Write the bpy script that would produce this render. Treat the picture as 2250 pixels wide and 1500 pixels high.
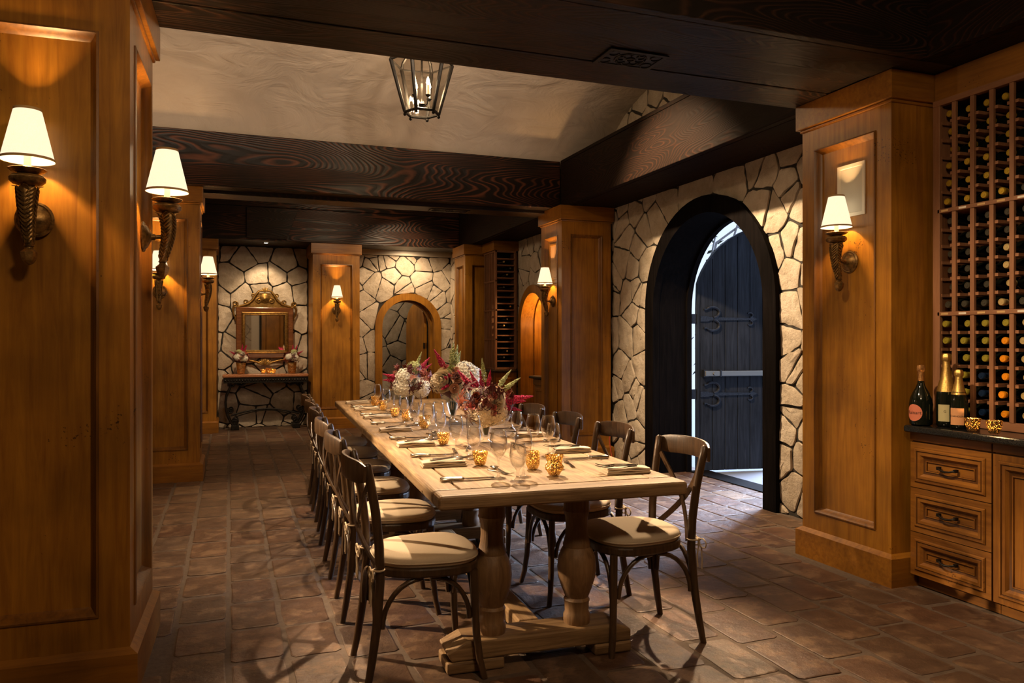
import bpy, bmesh, math, random
from mathutils import Vector, Matrix, noise
R = random.Random(11)
scene = bpy.context.scene
COL = scene.collection
for o in list(bpy.data.objects):
    bpy.data.objects.remove(o)
pi = math.pi

# ------------------------------------------------------------------ camera
CAMH = 1.34
YAW = math.radians(20.2)
FPX = 1690.0
cam_d = bpy.data.cameras.new('camera')
cam_d.sensor_width = 36.0
cam_d.lens = 36.0 * FPX / 2250.0
cam_d.shift_y = -2.0 / 2250.0
cam_d.clip_start = 0.02
cam = bpy.data.objects.new('camera', cam_d)
cam.location = (0, 0, CAMH)
cam.rotation_euler = (pi / 2, 0, -YAW)
COL.objects.link(cam)
scene.camera = cam

# ------------------------------------------------------------------ world, exposure
w = bpy.data.worlds.new('sky')
scene.world = w
w.use_nodes = True
bgn = w.node_tree.nodes['Background']
bgn.inputs['Color'].default_value = (0.62, 0.73, 0.95, 1)
bgn.inputs['Strength'].default_value = 0.72
scene.view_settings.view_transform = 'Standard'
scene.view_settings.look = 'None'
scene.view_settings.exposure = 0.9
scene.view_settings.gamma = 1.0
scene.view_settings.use_curve_mapping = False
scene.cycles.use_denoising = True
scene.cycles.max_bounces = 8
scene.cycles.use_adaptive_sampling = True
scene.cycles.adaptive_threshold = 0.03
scene.cycles.diffuse_bounces = 3
scene.cycles.glossy_bounces = 3
scene.cycles.transparent_max_bounces = 20
scene.cycles.sample_clamp_indirect = 4.0
scene.cycles.caustics_reflective = False
scene.cycles.caustics_refractive = False
sun_d = bpy.data.lights.new('daylight', 'SUN')
sun_d.energy = 15.0
sun_d.color = (0.55, 0.70, 1.0)
sun_d.angle = math.radians(38)
sun_o = bpy.data.objects.new('daylight', sun_d)
sun_o.rotation_euler = Vector((-1.0, -0.30, -0.62)).to_track_quat('-Z', 'Y').to_euler()
COL.objects.link(sun_o)
WARM = (1.0, 0.56, 0.22)
TUNG = (1.0, 0.70, 0.42)


def light(name, kind, loc, power, color, size=0.03, target=None, angle=60, blend=0.6, parent=None):
    d = bpy.data.lights.new(name, kind)
    d.energy = power
    d.color = color
    if kind == 'AREA':
        d.size = size
    else:
        d.shadow_soft_size = size
    if kind == 'SPOT':
        d.spot_size = math.radians(angle)
        d.spot_blend = blend
    o = bpy.data.objects.new(name, d)
    COL.objects.link(o)
    o.location = loc
    if parent:
        o.parent = parent
    if target is not None:
        o.rotation_euler = (Vector(target) - Vector(loc)).to_track_quat('-Z', 'Y').to_euler()
    return o


# ceiling spots of the vaulted bays, plus unseen lamps added as fill
light('table_spot_light', 'SPOT', (1.75, 5.55, 3.75), 640, TUNG, 0.035, (1.35, 3.35, 0.75), 36, 0.5)
light('table_spot_light', 'SPOT', (0.75, 5.2, 3.7), 170, TUNG, 0.035, (1.1, 5.2, 0.75), 62, 0.6)
light('table_spot_light', 'SPOT', (2.0, 6.9, 3.55), 200, TUNG, 0.035, (1.2, 6.4, 0.75), 60, 0.6)
light('chair_spot_light', 'SPOT', (-2.2, 5.75, 2.6), 850, TUNG, 0.035, (0.82, 3.85, 0.55), 25, 0.5)
light('cabinet_fill_light', 'SPOT', (0.8, 2.55, 3.45), 240, TUNG, 0.06, (3.5, 2.5, 0.8), 50, 0.9)  # no known fixture; added to brighten the cabinet fronts
light('chair_spot_light', 'SPOT', (3.3, 4.75, 2.55), 210, TUNG, 0.03, (1.7, 3.2, 0.5), 34, 0.7)
light('wall_spot_light', 'SPOT', (2.2, 5.7, 3.8), 520, TUNG, 0.05, (4.04, 5.55, 1.3), 74, 0.7)
for vx in (-2.0, -0.9, 0.2, 1.3, 2.4):
    light('vault_fill_light', 'SPOT', (vx, 4.15, 3.38), 85, (1.0, 0.76, 0.53), 0.06, (vx + .1, 6.6, 4.10), 52, 1.0)  # made-up lamps hidden behind the front beam, brightening the vault
light('aisle_spot_light', 'SPOT', (0.2, 10.2, 3.4), 110, TUNG, 0.04, (0.5, 12.3, 0.6), 70, 0.7)
light('aisle_spot_light', 'SPOT', (2.4, 10.4, 3.4), 90, TUNG, 0.05, (2.7, 12.4, 1.5), 75, 0.8)
light('alcove_spot_light', 'SPOT', (0.5, 12.22, 2.79), 22, TUNG, 0.03, (0.5, 12.6, 1.1), 85, 0.6)
light('arch_wash_light', 'SPOT', (2.75, 12.22, 2.79), 26, TUNG, 0.05, (2.75, 12.6, 1.6), 165, 0.8)
light('aisle_fill_light', 'POINT', (1.6, 10.0, 3.2), 15, TUNG, 0.12)  # unseen fill added to lift the far bay
light('front_bay_fill_light', 'POINT', (0.7, 0.6, 3.0), 46, TUNG, 0.18)  # unseen fill added to lift the bay around the camera
light('side_aisle_light', 'POINT', (-2.2, 5.8, 2.6), 22, TUNG, 0.12)
light('lobby_light', 'POINT', (2.3, 13.6, 2.4), 14, TUNG, 0.08)
light('recess_light', 'POINT', (4.28, 10.1, 1.75), 9.0, WARM, 0.05)


# ------------------------------------------------------------------ mesh helpers
class MB:
    def __init__(s):
        s.v = []
        s.f = []

    def add(s, v, f, M=None):
        n = len(s.v)
        s.v += [tuple(M @ Vector(p)) for p in v] if M is not None else [tuple(p) for p in v]
        s.f += [tuple(i + n for i in q) for q in f]
        return s

    def box(s, x0, x1, y0, y1, z0, z1, M=None):
        v = [(x0, y0, z0), (x1, y0, z0), (x1, y1, z0), (x0, y1, z0), (x0, y0, z1), (x1, y0, z1), (x1, y1, z1), (x0, y1, z1)]
        return s.add(v, [(0, 3, 2, 1), (4, 5, 6, 7), (0, 1, 5, 4), (1, 2, 6, 5), (2, 3, 7, 6), (3, 0, 4, 7)], M)

    def lathe(s, prof, n=16, M=None, lobes=0, amp=0.0, twist=0.0, cap=True):
        v = []
        f = []
        m = len(prof)
        for j, (r, z) in enumerate(prof):
            for i in range(n):
                a = 2 * pi * i / n + twist * z
                q = r * (1 + amp * math.cos(lobes * 2 * pi * i / n)) if lobes else r
                v.append((q * math.cos(a), q * math.sin(a), z))
        for j in range(m - 1):
            for i in range(n):
                k = (i + 1) % n
                f.append((j * n + i, j * n + k, (j + 1) * n + k, (j + 1) * n + i))
        if cap:
            if prof[0][0] > 1e-4:
                f.append(tuple(reversed(range(n))))
            if prof[-1][0] > 1e-4:
                f.append(tuple(range((m - 1) * n, m * n)))
        return s.add(v, f, M)

    def tube(s, pts, r, n=8, lobes=0, amp=0.0, twist=0.0, M=None, closed=False):
        pts = [Vector(p) for p in pts]
        m = len(pts)
        rr = r if isinstance(r, (list, tuple)) else [r] * m
        v = []
        f = []
        up = None
        for j in range(m):
            if closed:
                t = (pts[(j + 1) % m] - pts[j - 1])
            else:
                t = pts[min(j + 1, m - 1)] - pts[max(j - 1, 0)]
            t.normalize()
            if up is None:
                up = Vector((0, 0, 1)) if abs(t.z) < 0.9 else Vector((1, 0, 0))
            a = (up - t * up.dot(t)).normalized()
            up = a
            b = t.cross(a)
            for i in range(n):
                th = 2 * pi * i / n + twist * j
                q = rr[j] * (1 + amp * math.cos(lobes * (2 * pi * i / n))) if lobes else rr[j]
                v.append(pts[j] + a * (q * math.cos(th)) + b * (q * math.sin(th)))
        for j in range(m if closed else m - 1):
            for i in range(n):
                k = (i + 1) % n
                j2 = (j + 1) % m
                f.append((j * n + i, j * n + k, j2 * n + k, j2 * n + i))
        if not closed:
            f.append(tuple(reversed(range(n))))
            f.append(tuple(range((m - 1) * n, m * n)))
        return s.add(v, f, M)

    def sweep(s, pts, prof, up, M=None, scale=None):
        # constant 'up' direction; profile (a along side, b along up)
        pts = [Vector(p) for p in pts]
        m = len(pts)
        n = len(prof)
        v = []
        f = []
        for j in range(m):
            t = (pts[min(j + 1, m - 1)] - pts[max(j - 1, 0)]).normalized()
            u = Vector(up)
            u = (u - t * u.dot(t)).normalized()
            sd = u.cross(t)
            k = scale[j] if scale else 1.0
            for a, b in prof:
                v.append(pts[j] + sd * a * k + u * b * k)
        for j in range(m - 1):
            for i in range(n):
                k = (i + 1) % n
                f.append((j * n + i, j * n + k, (j + 1) * n + k, (j + 1) * n + i))
        f.append(tuple(reversed(range(n))))
        f.append(tuple(range((m - 1) * n, m * n)))
        return s.add(v, f, M)

    def prism(s, poly, z0, z1, M=None):
        n = len(poly)
        v = [(x, y, z0) for x, y in poly] + [(x, y, z1) for x, y in poly]
        f = [tuple(reversed(range(n))), tuple(range(n, 2 * n))]
        f += [(i, (i + 1) % n, n + (i + 1) % n, n + i) for i in range(n)]
        return s.add(v, f, M)

    def rects(s, u0, u1, v0, v1, prof, M, fill=False):
        v = []
        f = []
        for d, h in prof:
            v += [(u0 + d, v0 + d, h), (u1 - d, v0 + d, h), (u1 - d, v1 - d, h), (u0 + d, v1 - d, h)]
        for j in range(len(prof) - 1):
            for i in range(4):
                k = (i + 1) % 4
                f.append((j * 4 + i, j * 4 + k, j * 4 + 4 + k, j * 4 + 4 + i))
        if fill:
            b = (len(prof) - 1) * 4
            f.append((b, b + 1, b + 2, b + 3))
        return s.add(v, f, M)

    def mesh(s, name, smooth=0):
        me = bpy.data.meshes.new(name)
        me.from_pydata(s.v, [], s.f)
        if smooth:
            me.polygons.foreach_set('use_smooth', [True] * len(me.polygons))
            if smooth < 3:
                me.set_sharp_from_angle(angle=smooth)
        me.update()
        return me

    def build(s, name, mat, parent=None, smooth=0, bevel=0, seg=2):
        return obj(name, s.mesh(name, smooth), mat, parent, bevel, seg)


def obj(name, me, mat, parent=None, bevel=0, seg=2):
    if mat is not None and not me.materials:
        me.materials.append(mat)
    o = bpy.data.objects.new(name, me)
    COL.objects.link(o)
    if parent:
        o.parent = parent
    if bevel:
        b = o.modifiers.new('bevel', 'BEVEL')
        b.width = bevel
        b.segments = seg
        b.limit_method = 'ANGLE'
    return o


def tag(o, label, cat, group=None):
    o['label'] = label
    o['category'] = cat
    if group:
        o['group'] = group
    return o


def thing(name, label, cat, loc=(0, 0, 0), rz=0.0, group=None):
    o = bpy.data.objects.new(name, None)
    o.empty_display_size = 0.05
    COL.objects.link(o)
    o.location = loc
    o.rotation_euler = (0, 0, rz)
    return tag(o, label, cat, group)


def struct(o):
    o['kind'] = 'structure'
    return o


def copy_tree(o, loc=None, rz=None, label=None, group=None):
    c = o.copy()
    COL.objects.link(c)
    if loc is not None:
        c.location = loc
    if rz is not None:
        c.rotation_euler = (0, 0, rz)
    if label:
        c['label'] = label
    if group:
        c['group'] = group
    for ch in o.children:
        d = ch.copy()
        COL.objects.link(d)
        d.parent = c
        for g in ch.children:
            e = g.copy()
            COL.objects.link(e)
            e.parent = d
    return c


def fm(origin, u, v):
    u = Vector(u).normalized()
    v = Vector(v).normalized()
    n = u.cross(v)
    M = Matrix.Identity(4)
    for i in range(3):
        M[i][0], M[i][1], M[i][2], M[i][3] = u[i], v[i], n[i], origin[i]
    return M


def T(x, y, z):
    return Matrix.Translation((x, y, z))


def Rz(a):
    return Matrix.Rotation(a, 4, 'Z')


def Rx(a):
    return Matrix.Rotation(a, 4, 'X')


def Ry(a):
    return Matrix.Rotation(a, 4, 'Y')


# ------------------------------------------------------------------ materials
def nmat(name):
    m = bpy.data.materials.new(name)
    m.use_nodes = True
    nt = m.node_tree
    return m, nt, nt.nodes['Principled BSDF']


def nd(nt, t, **kw):
    n = nt.nodes.new('ShaderNode' + t)
    for k, v in kw.items():
        if k in n.inputs.keys():
            n.inputs[k].default_value = v
        else:
            setattr(n, k, v)
    return n


def lk(nt, a, b):
    nt.links.new(a, b)


def ramp(nt, stops, interp='LINEAR'):
    n = nt.nodes.new('ShaderNodeValToRGB')
    e = n.color_ramp.elements
    n.color_ramp.interpolation = interp
    while len(e) > 1:
        e.remove(e[-1])
    e[0].position = stops[0][0]
    e[0].color = (*stops[0][1], 1)
    for p, c in stops[1:]:
        x = e.new(p)
        x.color = (*c, 1)
    return n


def coords(nt, scale=(1, 1, 1), rot=(0, 0, 0)):
    tc = nd(nt, 'TexCoord')
    mp = nd(nt, 'Mapping')
    mp.inputs['Scale'].default_value = scale
    mp.inputs['Rotation'].default_value = rot
    lk(nt, tc.outputs['Object'], mp.inputs['Vector'])
    return mp.outputs['Vector']


def bump(nt, bsdf, src, strength, dist=0.01):
    b = nd(nt, 'Bump')
    b.inputs['Strength'].default_value = strength
    b.inputs['Distance'].default_value = dist
    lk(nt, src, b.inputs['Height'])
    lk(nt, b.outputs['Normal'], bsdf.inputs['Normal'])


def mixc(nt, fac, a, b, mode='MIX'):
    n = nd(nt, 'Mix', data_type='RGBA', blend_type=mode)
    for k, x in ((0, fac), (6, a), (7, b)):
        if hasattr(x, 'links') or hasattr(x, 'is_linked'):
            lk(nt, x, n.inputs[k])
        elif k == 0:
            n.inputs[0].default_value = x
        else:
            n.inputs[k].default_value = (*x, 1)
    return n.outputs[2]


def flat(name, c, rough=0.5, metal=0.0, **kw):
    m, nt, b = nmat(name)
    b.inputs['Base Color'].default_value = (*c, 1)
    b.inputs['Roughness'].default_value = rough
    b.inputs['Metallic'].default_value = metal
    for k, v in kw.items():
        b.inputs[k.replace('_', ' ')].default_value = v
    return m


def grainy(name, c1, c2, rough=0.5, metal=0.0, scale=60, bmp=0.15, per=0.0):
    m, nt, b = nmat(name)
    vec = coords(nt)
    n = nd(nt, 'TexNoise', Scale=scale, Detail=5.0, Roughness=0.65)
    lk(nt, vec, n.inputs['Vector'])
    rp = ramp(nt, [(0.3, c1), (0.7, c2)])
    lk(nt, n.outputs['Fac'], rp.inputs['Fac'])
    lk(nt, rp.outputs['Color'], b.inputs['Base Color'])
    b.inputs['Roughness'].default_value = rough
    b.inputs['Metallic'].default_value = metal
    if bmp:
        bump(nt, b, n.outputs['Fac'], bmp, 0.004)
    return m


def wood(name, c1, c2, axis='z', s=7.0, rough=0.38, spec=0.5, blot=0.55, bmp=0.08, specks=True, stretch=14.0):
    m, nt, b = nmat(name)
    sc = {'x': (1, stretch, stretch), 'y': (stretch, 1, stretch), 'z': (stretch, stretch, 1)}[axis]
    vec = coords(nt, sc)
    n = nd(nt, 'TexNoise', Scale=s * 0.35, Detail=7.0, Roughness=0.62, Distortion=0.6)
    lk(nt, vec, n.inputs['Vector'])
    rp = ramp(nt, [(0.28, c1), (0.5, tuple((x + y) / 2 for x, y in zip(c1, c2))), (0.72, c2)])
    lk(nt, n.outputs['Fac'], rp.inputs['Fac'])
    v2 = coords(nt)
    n2 = nd(nt, 'TexNoise', Scale=2.6, Detail=3.0)
    lk(nt, v2, n2.inputs['Vector'])
    r2 = ramp(nt, [(0.3, (blot, blot, blot)), (0.65, (1, 1, 1))])
    lk(nt, n2.outputs['Fac'], r2.inputs['Fac'])
    col = mixc(nt, 1.0, rp.outputs['Color'], r2.outputs['Color'], 'MULTIPLY')
    if specks:
        n3 = nd(nt, 'TexNoise', Scale=90.0, Detail=1.0)
        lk(nt, v2, n3.inputs['Vector'])
        n4 = nd(nt, 'TexNoise', Scale=4.0, Detail=2.0)
        lk(nt, v2, n4.inputs['Vector'])
        mu = nd(nt, 'Math', operation='MULTIPLY')
        lk(nt, n3.outputs['Fac'], mu.inputs[0])
        lk(nt, n4.outputs['Fac'], mu.inputs[1])
        r3 = ramp(nt, [(0.44, (1, 1, 1)), (0.49, (0.25, 0.2, 0.18))])
        lk(nt, mu.outputs[0], r3.inputs['Fac'])
        col = mixc(nt, 1.0, col, r3.outputs['Color'], 'MULTIPLY')
    lk(nt, col, b.inputs['Base Color'])
    b.inputs['Roughness'].default_value = rough
    b.inputs['Specular IOR Level'].default_value = spec
    bump(nt, b, n.outputs['Fac'], bmp, 0.01)
    return m


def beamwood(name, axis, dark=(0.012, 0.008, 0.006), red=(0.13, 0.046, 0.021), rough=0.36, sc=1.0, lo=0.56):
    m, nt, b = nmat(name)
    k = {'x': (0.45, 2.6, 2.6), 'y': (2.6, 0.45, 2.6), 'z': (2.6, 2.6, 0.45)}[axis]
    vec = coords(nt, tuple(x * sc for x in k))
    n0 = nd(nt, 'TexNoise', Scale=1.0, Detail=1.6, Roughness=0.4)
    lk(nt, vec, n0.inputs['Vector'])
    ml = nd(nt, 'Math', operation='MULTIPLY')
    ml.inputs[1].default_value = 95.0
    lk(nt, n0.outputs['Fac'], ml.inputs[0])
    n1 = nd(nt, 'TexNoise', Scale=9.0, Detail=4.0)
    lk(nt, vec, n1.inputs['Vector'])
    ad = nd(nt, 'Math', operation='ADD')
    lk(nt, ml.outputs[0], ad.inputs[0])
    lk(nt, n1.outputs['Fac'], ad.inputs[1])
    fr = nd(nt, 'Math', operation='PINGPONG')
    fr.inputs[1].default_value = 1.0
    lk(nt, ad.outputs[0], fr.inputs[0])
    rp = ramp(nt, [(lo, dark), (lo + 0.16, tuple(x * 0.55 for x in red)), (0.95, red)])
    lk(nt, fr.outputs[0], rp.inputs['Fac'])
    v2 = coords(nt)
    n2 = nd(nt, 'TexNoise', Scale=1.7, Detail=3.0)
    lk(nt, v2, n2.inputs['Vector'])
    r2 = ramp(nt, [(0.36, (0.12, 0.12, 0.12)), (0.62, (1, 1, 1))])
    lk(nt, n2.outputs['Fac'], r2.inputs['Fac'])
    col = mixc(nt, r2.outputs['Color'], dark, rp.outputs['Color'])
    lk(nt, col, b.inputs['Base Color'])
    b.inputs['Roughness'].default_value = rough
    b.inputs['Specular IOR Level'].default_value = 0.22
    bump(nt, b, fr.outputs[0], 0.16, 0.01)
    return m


def rnd_fac(nt):
    g = nd(nt, 'NewGeometry')
    oi = nd(nt, 'ObjectInfo')
    a = nd(nt, 'Math', operation='ADD')
    lk(nt, g.outputs['Random Per Island'], a.inputs[0])
    lk(nt, oi.outputs['Random'], a.inputs[1])
    f = nd(nt, 'Math', operation='FRACT')
    lk(nt, a.outputs[0], f.inputs[0])
    return f.outputs[0]


def stonemat(name, stops, rough=0.85, s=9.0, bmp=0.5, s2=0, patch=(0.8, 0.75, 0.7), pamt=0.3):
    m, nt, b = nmat(name)
    rp = ramp(nt, stops)
    lk(nt, rnd_fac(nt), rp.inputs['Fac'])
    tc = nd(nt, 'TexCoord')
    n = nd(nt, 'TexNoise', Scale=s, Detail=8.0, Roughness=0.68)
    nt.links.new(nd(nt, 'NewGeometry').outputs['Position'], n.inputs['Vector'])
    r2 = ramp(nt, [(0.35, (1, 1, 1)), (0.62, patch)])
    lk(nt, n.outputs['Fac'], r2.inputs['Fac'])
    col = mixc(nt, 1.0, rp.outputs['Color'], r2.outputs['Color'], 'MULTIPLY')
    n3 = nd(nt, 'TexNoise', Scale=s * 0.55, Detail=6.0, Roughness=0.7)
    nt.links.new(nd(nt, 'NewGeometry').outputs['Position'], n3.inputs['Vector'])
    r3 = ramp(nt, [(0.52, (0, 0, 0)), (0.60, (pamt, pamt, pamt))])
    lk(nt, n3.outputs['Fac'], r3.inputs['Fac'])
    col = mixc(nt, r3.outputs['Color'], col, tuple(min(1, x * 1.5) for x in stops[-1][1]))
    lk(nt, col, b.inputs['Base Color'])
    b.inputs['Roughness'].default_value = rough
    bump(nt, b, n.outputs['Fac'], bmp, 0.03)
    if s2:
        n.inputs['Detail'].default_value = 12.0
    return m


MT = {}
MT['wood_v'] = wood('amber_wood_vertical', (0.26, 0.098, 0.008), (0.48, 0.212, 0.020), 'z')
MT['wood_x'] = wood('amber_wood_across', (0.22, 0.080, 0.008), (0.41, 0.172, 0.018), 'x')
MT['wood_y'] = wood('amber_wood_along', (0.22, 0.080, 0.008), (0.41, 0.172, 0.018), 'y')
MT['cab'] = wood('cabinet_wood', (0.19, 0.066, 0.010), (0.40, 0.165, 0.024), 'y', blot=0.4)
MT['cabv'] = wood('cabinet_wood_upright', (0.19, 0.066, 0.010), (0.40, 0.165, 0.024), 'z', blot=0.4)
MT['glaze2'] = wood('glazed_panel_moulding', (0.12, 0.043, 0.005), (0.31, 0.125, 0.013), 'z', blot=0.55)
MT['glaze'] = wood('glazed_moulding', (0.06, 0.021, 0.004), (0.19, 0.07, 0.010), 'z', blot=0.5)
MT['rack'] = wood('redwood_rack', (0.23, 0.10, 0.045), (0.36, 0.17, 0.08), 'z', rough=0.6, blot=0.75, specks=False)
MT['rack_y'] = wood('redwood_rail', (0.23, 0.10, 0.045), (0.36, 0.17, 0.08), 'y', rough=0.6, blot=0.75, specks=False)
MT['beam_x'] = beamwood('dark_beam_across', 'x')
MT['beam_y'] = beamwood('dark_beam_along', 'y', red=(0.032, 0.015, 0.009), sc=1.5, rough=0.6)
MT['beam_y'].node_tree.nodes['Principled BSDF'].inputs['Specular IOR Level'].default_value = 0.06
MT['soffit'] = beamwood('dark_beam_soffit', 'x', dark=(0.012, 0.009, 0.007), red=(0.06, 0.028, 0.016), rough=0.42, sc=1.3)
MT['doorwood'] = wood('blackened_door_wood', (0.009, 0.011, 0.015), (0.032, 0.038, 0.052), 'z', rough=0.6, spec=0.12, blot=0.7, bmp=0.2, specks=False)
MT['doorframe'] = wood('dark_frame_wood', (0.003, 0.0025, 0.0025), (0.009, 0.007, 0.0065), 'z', rough=0.7, spec=0.03, blot=0.6, bmp=0.2, specks=False)
MT['table'] = wood('weathered_oak', (0.17, 0.09, 0.034), (0.52, 0.34, 0.165), 'y', s=9, rough=0.55, blot=0.72, bmp=0.25, specks=False)
MT['table_x'] = wood('weathered_oak_end', (0.14, 0.075, 0.03), (0.44, 0.28, 0.135), 'x', s=9, rough=0.55, blot=0.6, bmp=0.3, specks=False)
MT['table_z'] = wood('weathered_oak_leg', (0.16, 0.082, 0.033), (0.36, 0.205, 0.09), 'z', s=9, rough=0.55, blot=0.6, bmp=0.3, specks=False)
MT['chair'] = wood('dark_oak_chair', (0.032, 0.017, 0.008), (0.115, 0.063, 0.029), 'z', s=12, rough=0.34, blot=0.6, bmp=0.15, specks=False)
MT['cushion'] = grainy('linen_cushion', (0.50, 0.40, 0.285), (0.55, 0.45, 0.325), 0.9, scale=300, bmp=0.15)
MT['tie'] = flat('linen_tie', (0.5, 0.4, 0.28), 0.9)
MT['napkin'] = grainy('linen_napkin', (0.60, 0.49, 0.36), (0.66, 0.55, 0.41), 0.9, scale=400, bmp=0.1)
MT['plaster'] = None
MT['mortar'] = grainy('dark_mortar', (0.018, 0.016, 0.013), (0.05, 0.044, 0.036), 0.9, scale=30, bmp=0.4)
MT['stone'] = stonemat('cream_stone', [(0, (0.50, 0.43, 0.33)), (0.5, (0.58, 0.50, 0.395)), (1, (0.64, 0.565, 0.455))], bmp=0.75, s2=26.0, patch=(0.80, 0.76, 0.70), pamt=0.12)
MT['tile'] = stonemat('terracotta_tile', [(0, (0.095, 0.047, 0.028)), (0.25, (0.125, 0.07, 0.041)), (0.5, (0.10, 0.06, 0.039)), (0.7, (0.14, 0.070, 0.039)), (0.85, (0.12, 0.076, 0.05)), (0.96, (0.14, 0.085, 0.052)), (1, (0.24, 0.155, 0.09))], rough=0.42, s=11.0, bmp=0.4, patch=(0.55, 0.52, 0.51), pamt=0.28)
MT['grout'] = grainy('floor_grout', (0.07, 0.046, 0.031), (0.125, 0.088, 0.061), 0.85, scale=40, bmp=0.4)
MT['bronze'] = grainy('aged_bronze', (0.045, 0.024, 0.008), (0.42, 0.24, 0.07), 0.4, 0.65, scale=38, bmp=0.5)
MT['gilt'] = grainy('antique_gilt', (0.13, 0.07, 0.016), (0.40, 0.235, 0.065), 0.38, 0.8, scale=30, bmp=0.3)
MT['iron'] = grainy('black_iron', (0.010, 0.009, 0.008), (0.03, 0.025, 0.02), 0.42, 0.6, scale=60, bmp=0.3)
MT['blue_iron'] = grainy('dark_hinge_iron', (0.012, 0.014, 0.018), (0.04, 0.045, 0.058), 0.4, 0.7, scale=80, bmp=0.3)
MT['steel'] = flat('cutlery_steel', (0.62, 0.57, 0.5), 0.16, 1.0)
MT['satin'] = flat('satin_metal_bar', (0.20, 0.20, 0.19), 0.45, 0.8)
MT['white'] = flat('white_paint', (0.72, 0.66, 0.54), 0.55)
MT['pale'] = flat('pale_screen', (0.55, 0.52, 0.44), 0.7)
MT['granite'] = grainy('black_granite', (0.005, 0.005, 0.005), (0.03, 0.03, 0.028), 0.13, 0.0, scale=160, bmp=0.0)
MT['marble'] = grainy('rust_marble', (0.30, 0.11, 0.045), (0.55, 0.26, 0.13), 0.14, 0.0, scale=70, bmp=0.0)
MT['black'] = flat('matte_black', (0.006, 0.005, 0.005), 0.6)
MT['red'] = flat('red_cord', (0.45, 0.05, 0.02), 0.5)
MT['candle'] = flat('ivory_candle', (0.85, 0.75, 0.55), 0.6, Emission_Color=(1.0, 0.7, 0.35, 1), Emission_Strength=0.35)


def emit(name, c, s):
    m = bpy.data.materials.new(name)
    m.use_nodes = True
    nt = m.node_tree
    nt.nodes.clear()
    e = nd(nt, 'Emission')
    e.inputs['Color'].default_value = (*c, 1)
    e.inputs['Strength'].default_value = s
    o = nd(nt, 'OutputMaterial')
    lk(nt, e.outputs[0], o.inputs['Surface'])
    return m


MT['bulb'] = emit('lit_bulb', (1.0, 0.78, 0.45), 40)
MT['flame'] = emit('candle_flame', (1.0, 0.62, 0.22), 14)
MT['downlight'] = emit('downlight_lens', (1.0, 0.85, 0.6), 12)


def shade_mat():
    m = bpy.data.materials.new('linen_lampshade')
    m.use_nodes = True
    nt = m.node_tree
    nt.nodes.clear()
    vec = coords(nt)
    n = nd(nt, 'TexNoise', Scale=260.0, Detail=2.0)
    lk(nt, vec, n.inputs['Vector'])
    rp = ramp(nt, [(0.3, (1.0, 0.78, 0.50)), (0.7, (1.0, 0.85, 0.60))])
    lk(nt, n.outputs['Fac'], rp.inputs['Fac'])
    d = nd(nt, 'BsdfDiffuse')
    d.inputs['Color'].default_value = (0.8, 0.7, 0.52, 1)
    t = nd(nt, 'BsdfTranslucent')
    t.inputs['Color'].default_value = (0.006, 0.0045, 0.0025, 1)
    mx = nd(nt, 'MixShader')
    mx.inputs[0].default_value = 0.5
    lk(nt, d.outputs[0], mx.inputs[1])
    lk(nt, t.outputs[0], mx.inputs[2])
    e = nd(nt, 'Emission')
    e.inputs['Strength'].default_value = 0.60
    lk(nt, rp.outputs['Color'], e.inputs['Color'])
    a = nd(nt, 'AddShader')
    lk(nt, mx.outputs[0], a.inputs[0])
    lk(nt, e.outputs[0], a.inputs[1])
    o = nd(nt, 'OutputMaterial')
    lk(nt, a.outputs[0], o.inputs['Surface'])
    return m


MT['shade'] = shade_mat()
MT['shade_trim'] = flat('lampshade_trim', (0.55, 0.36, 0.15), 0.8)


def thin_glass(name, tint=(0.93, 0.93, 0.92), spec=1.0, lo=0.05, hi=0.85, gp=1.7):
    m = bpy.data.materials.new(name)
    m.use_nodes = True
    nt = m.node_tree
    nt.nodes.clear()
    tr = nd(nt, 'BsdfTransparent')
    tr.inputs['Color'].default_value = (*tint, 1)
    g = nd(nt, 'BsdfGlossy')
    g.inputs['Roughness'].default_value = 0.02
    g.inputs['Color'].default_value = (spec, spec, spec, 1)
    lw = nd(nt, 'LayerWeight', Blend=0.42)
    mr = nd(nt, 'MapRange')
    mr.inputs['To Min'].default_value = lo
    mr.inputs['To Max'].default_value = hi
    lk(nt, lw.outputs['Facing'], mr.inputs['Value'])
    pw = nd(nt, 'Math', operation='POWER')
    pw.inputs[1].default_value = gp
    lk(nt, mr.outputs[0], pw.inputs[0])
    mx = nd(nt, 'MixShader')
    lk(nt, pw.outputs[0], mx.inputs[0])
    lk(nt, tr.outputs[0], mx.inputs[1])
    lk(nt, g.outputs[0], mx.inputs[2])
    o = nd(nt, 'OutputMaterial')
    lk(nt, mx.outputs[0], o.inputs['Surface'])
    return m


MT['glass'] = thin_glass('stemware_glass', (0.955, 0.952, 0.945), 1.0, 0.02, 1.0, 1.5)
MT['pane'] = thin_glass('lantern_pane', (0.93, 0.9, 0.84), 0.8, 0.2, 0.7)


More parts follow.
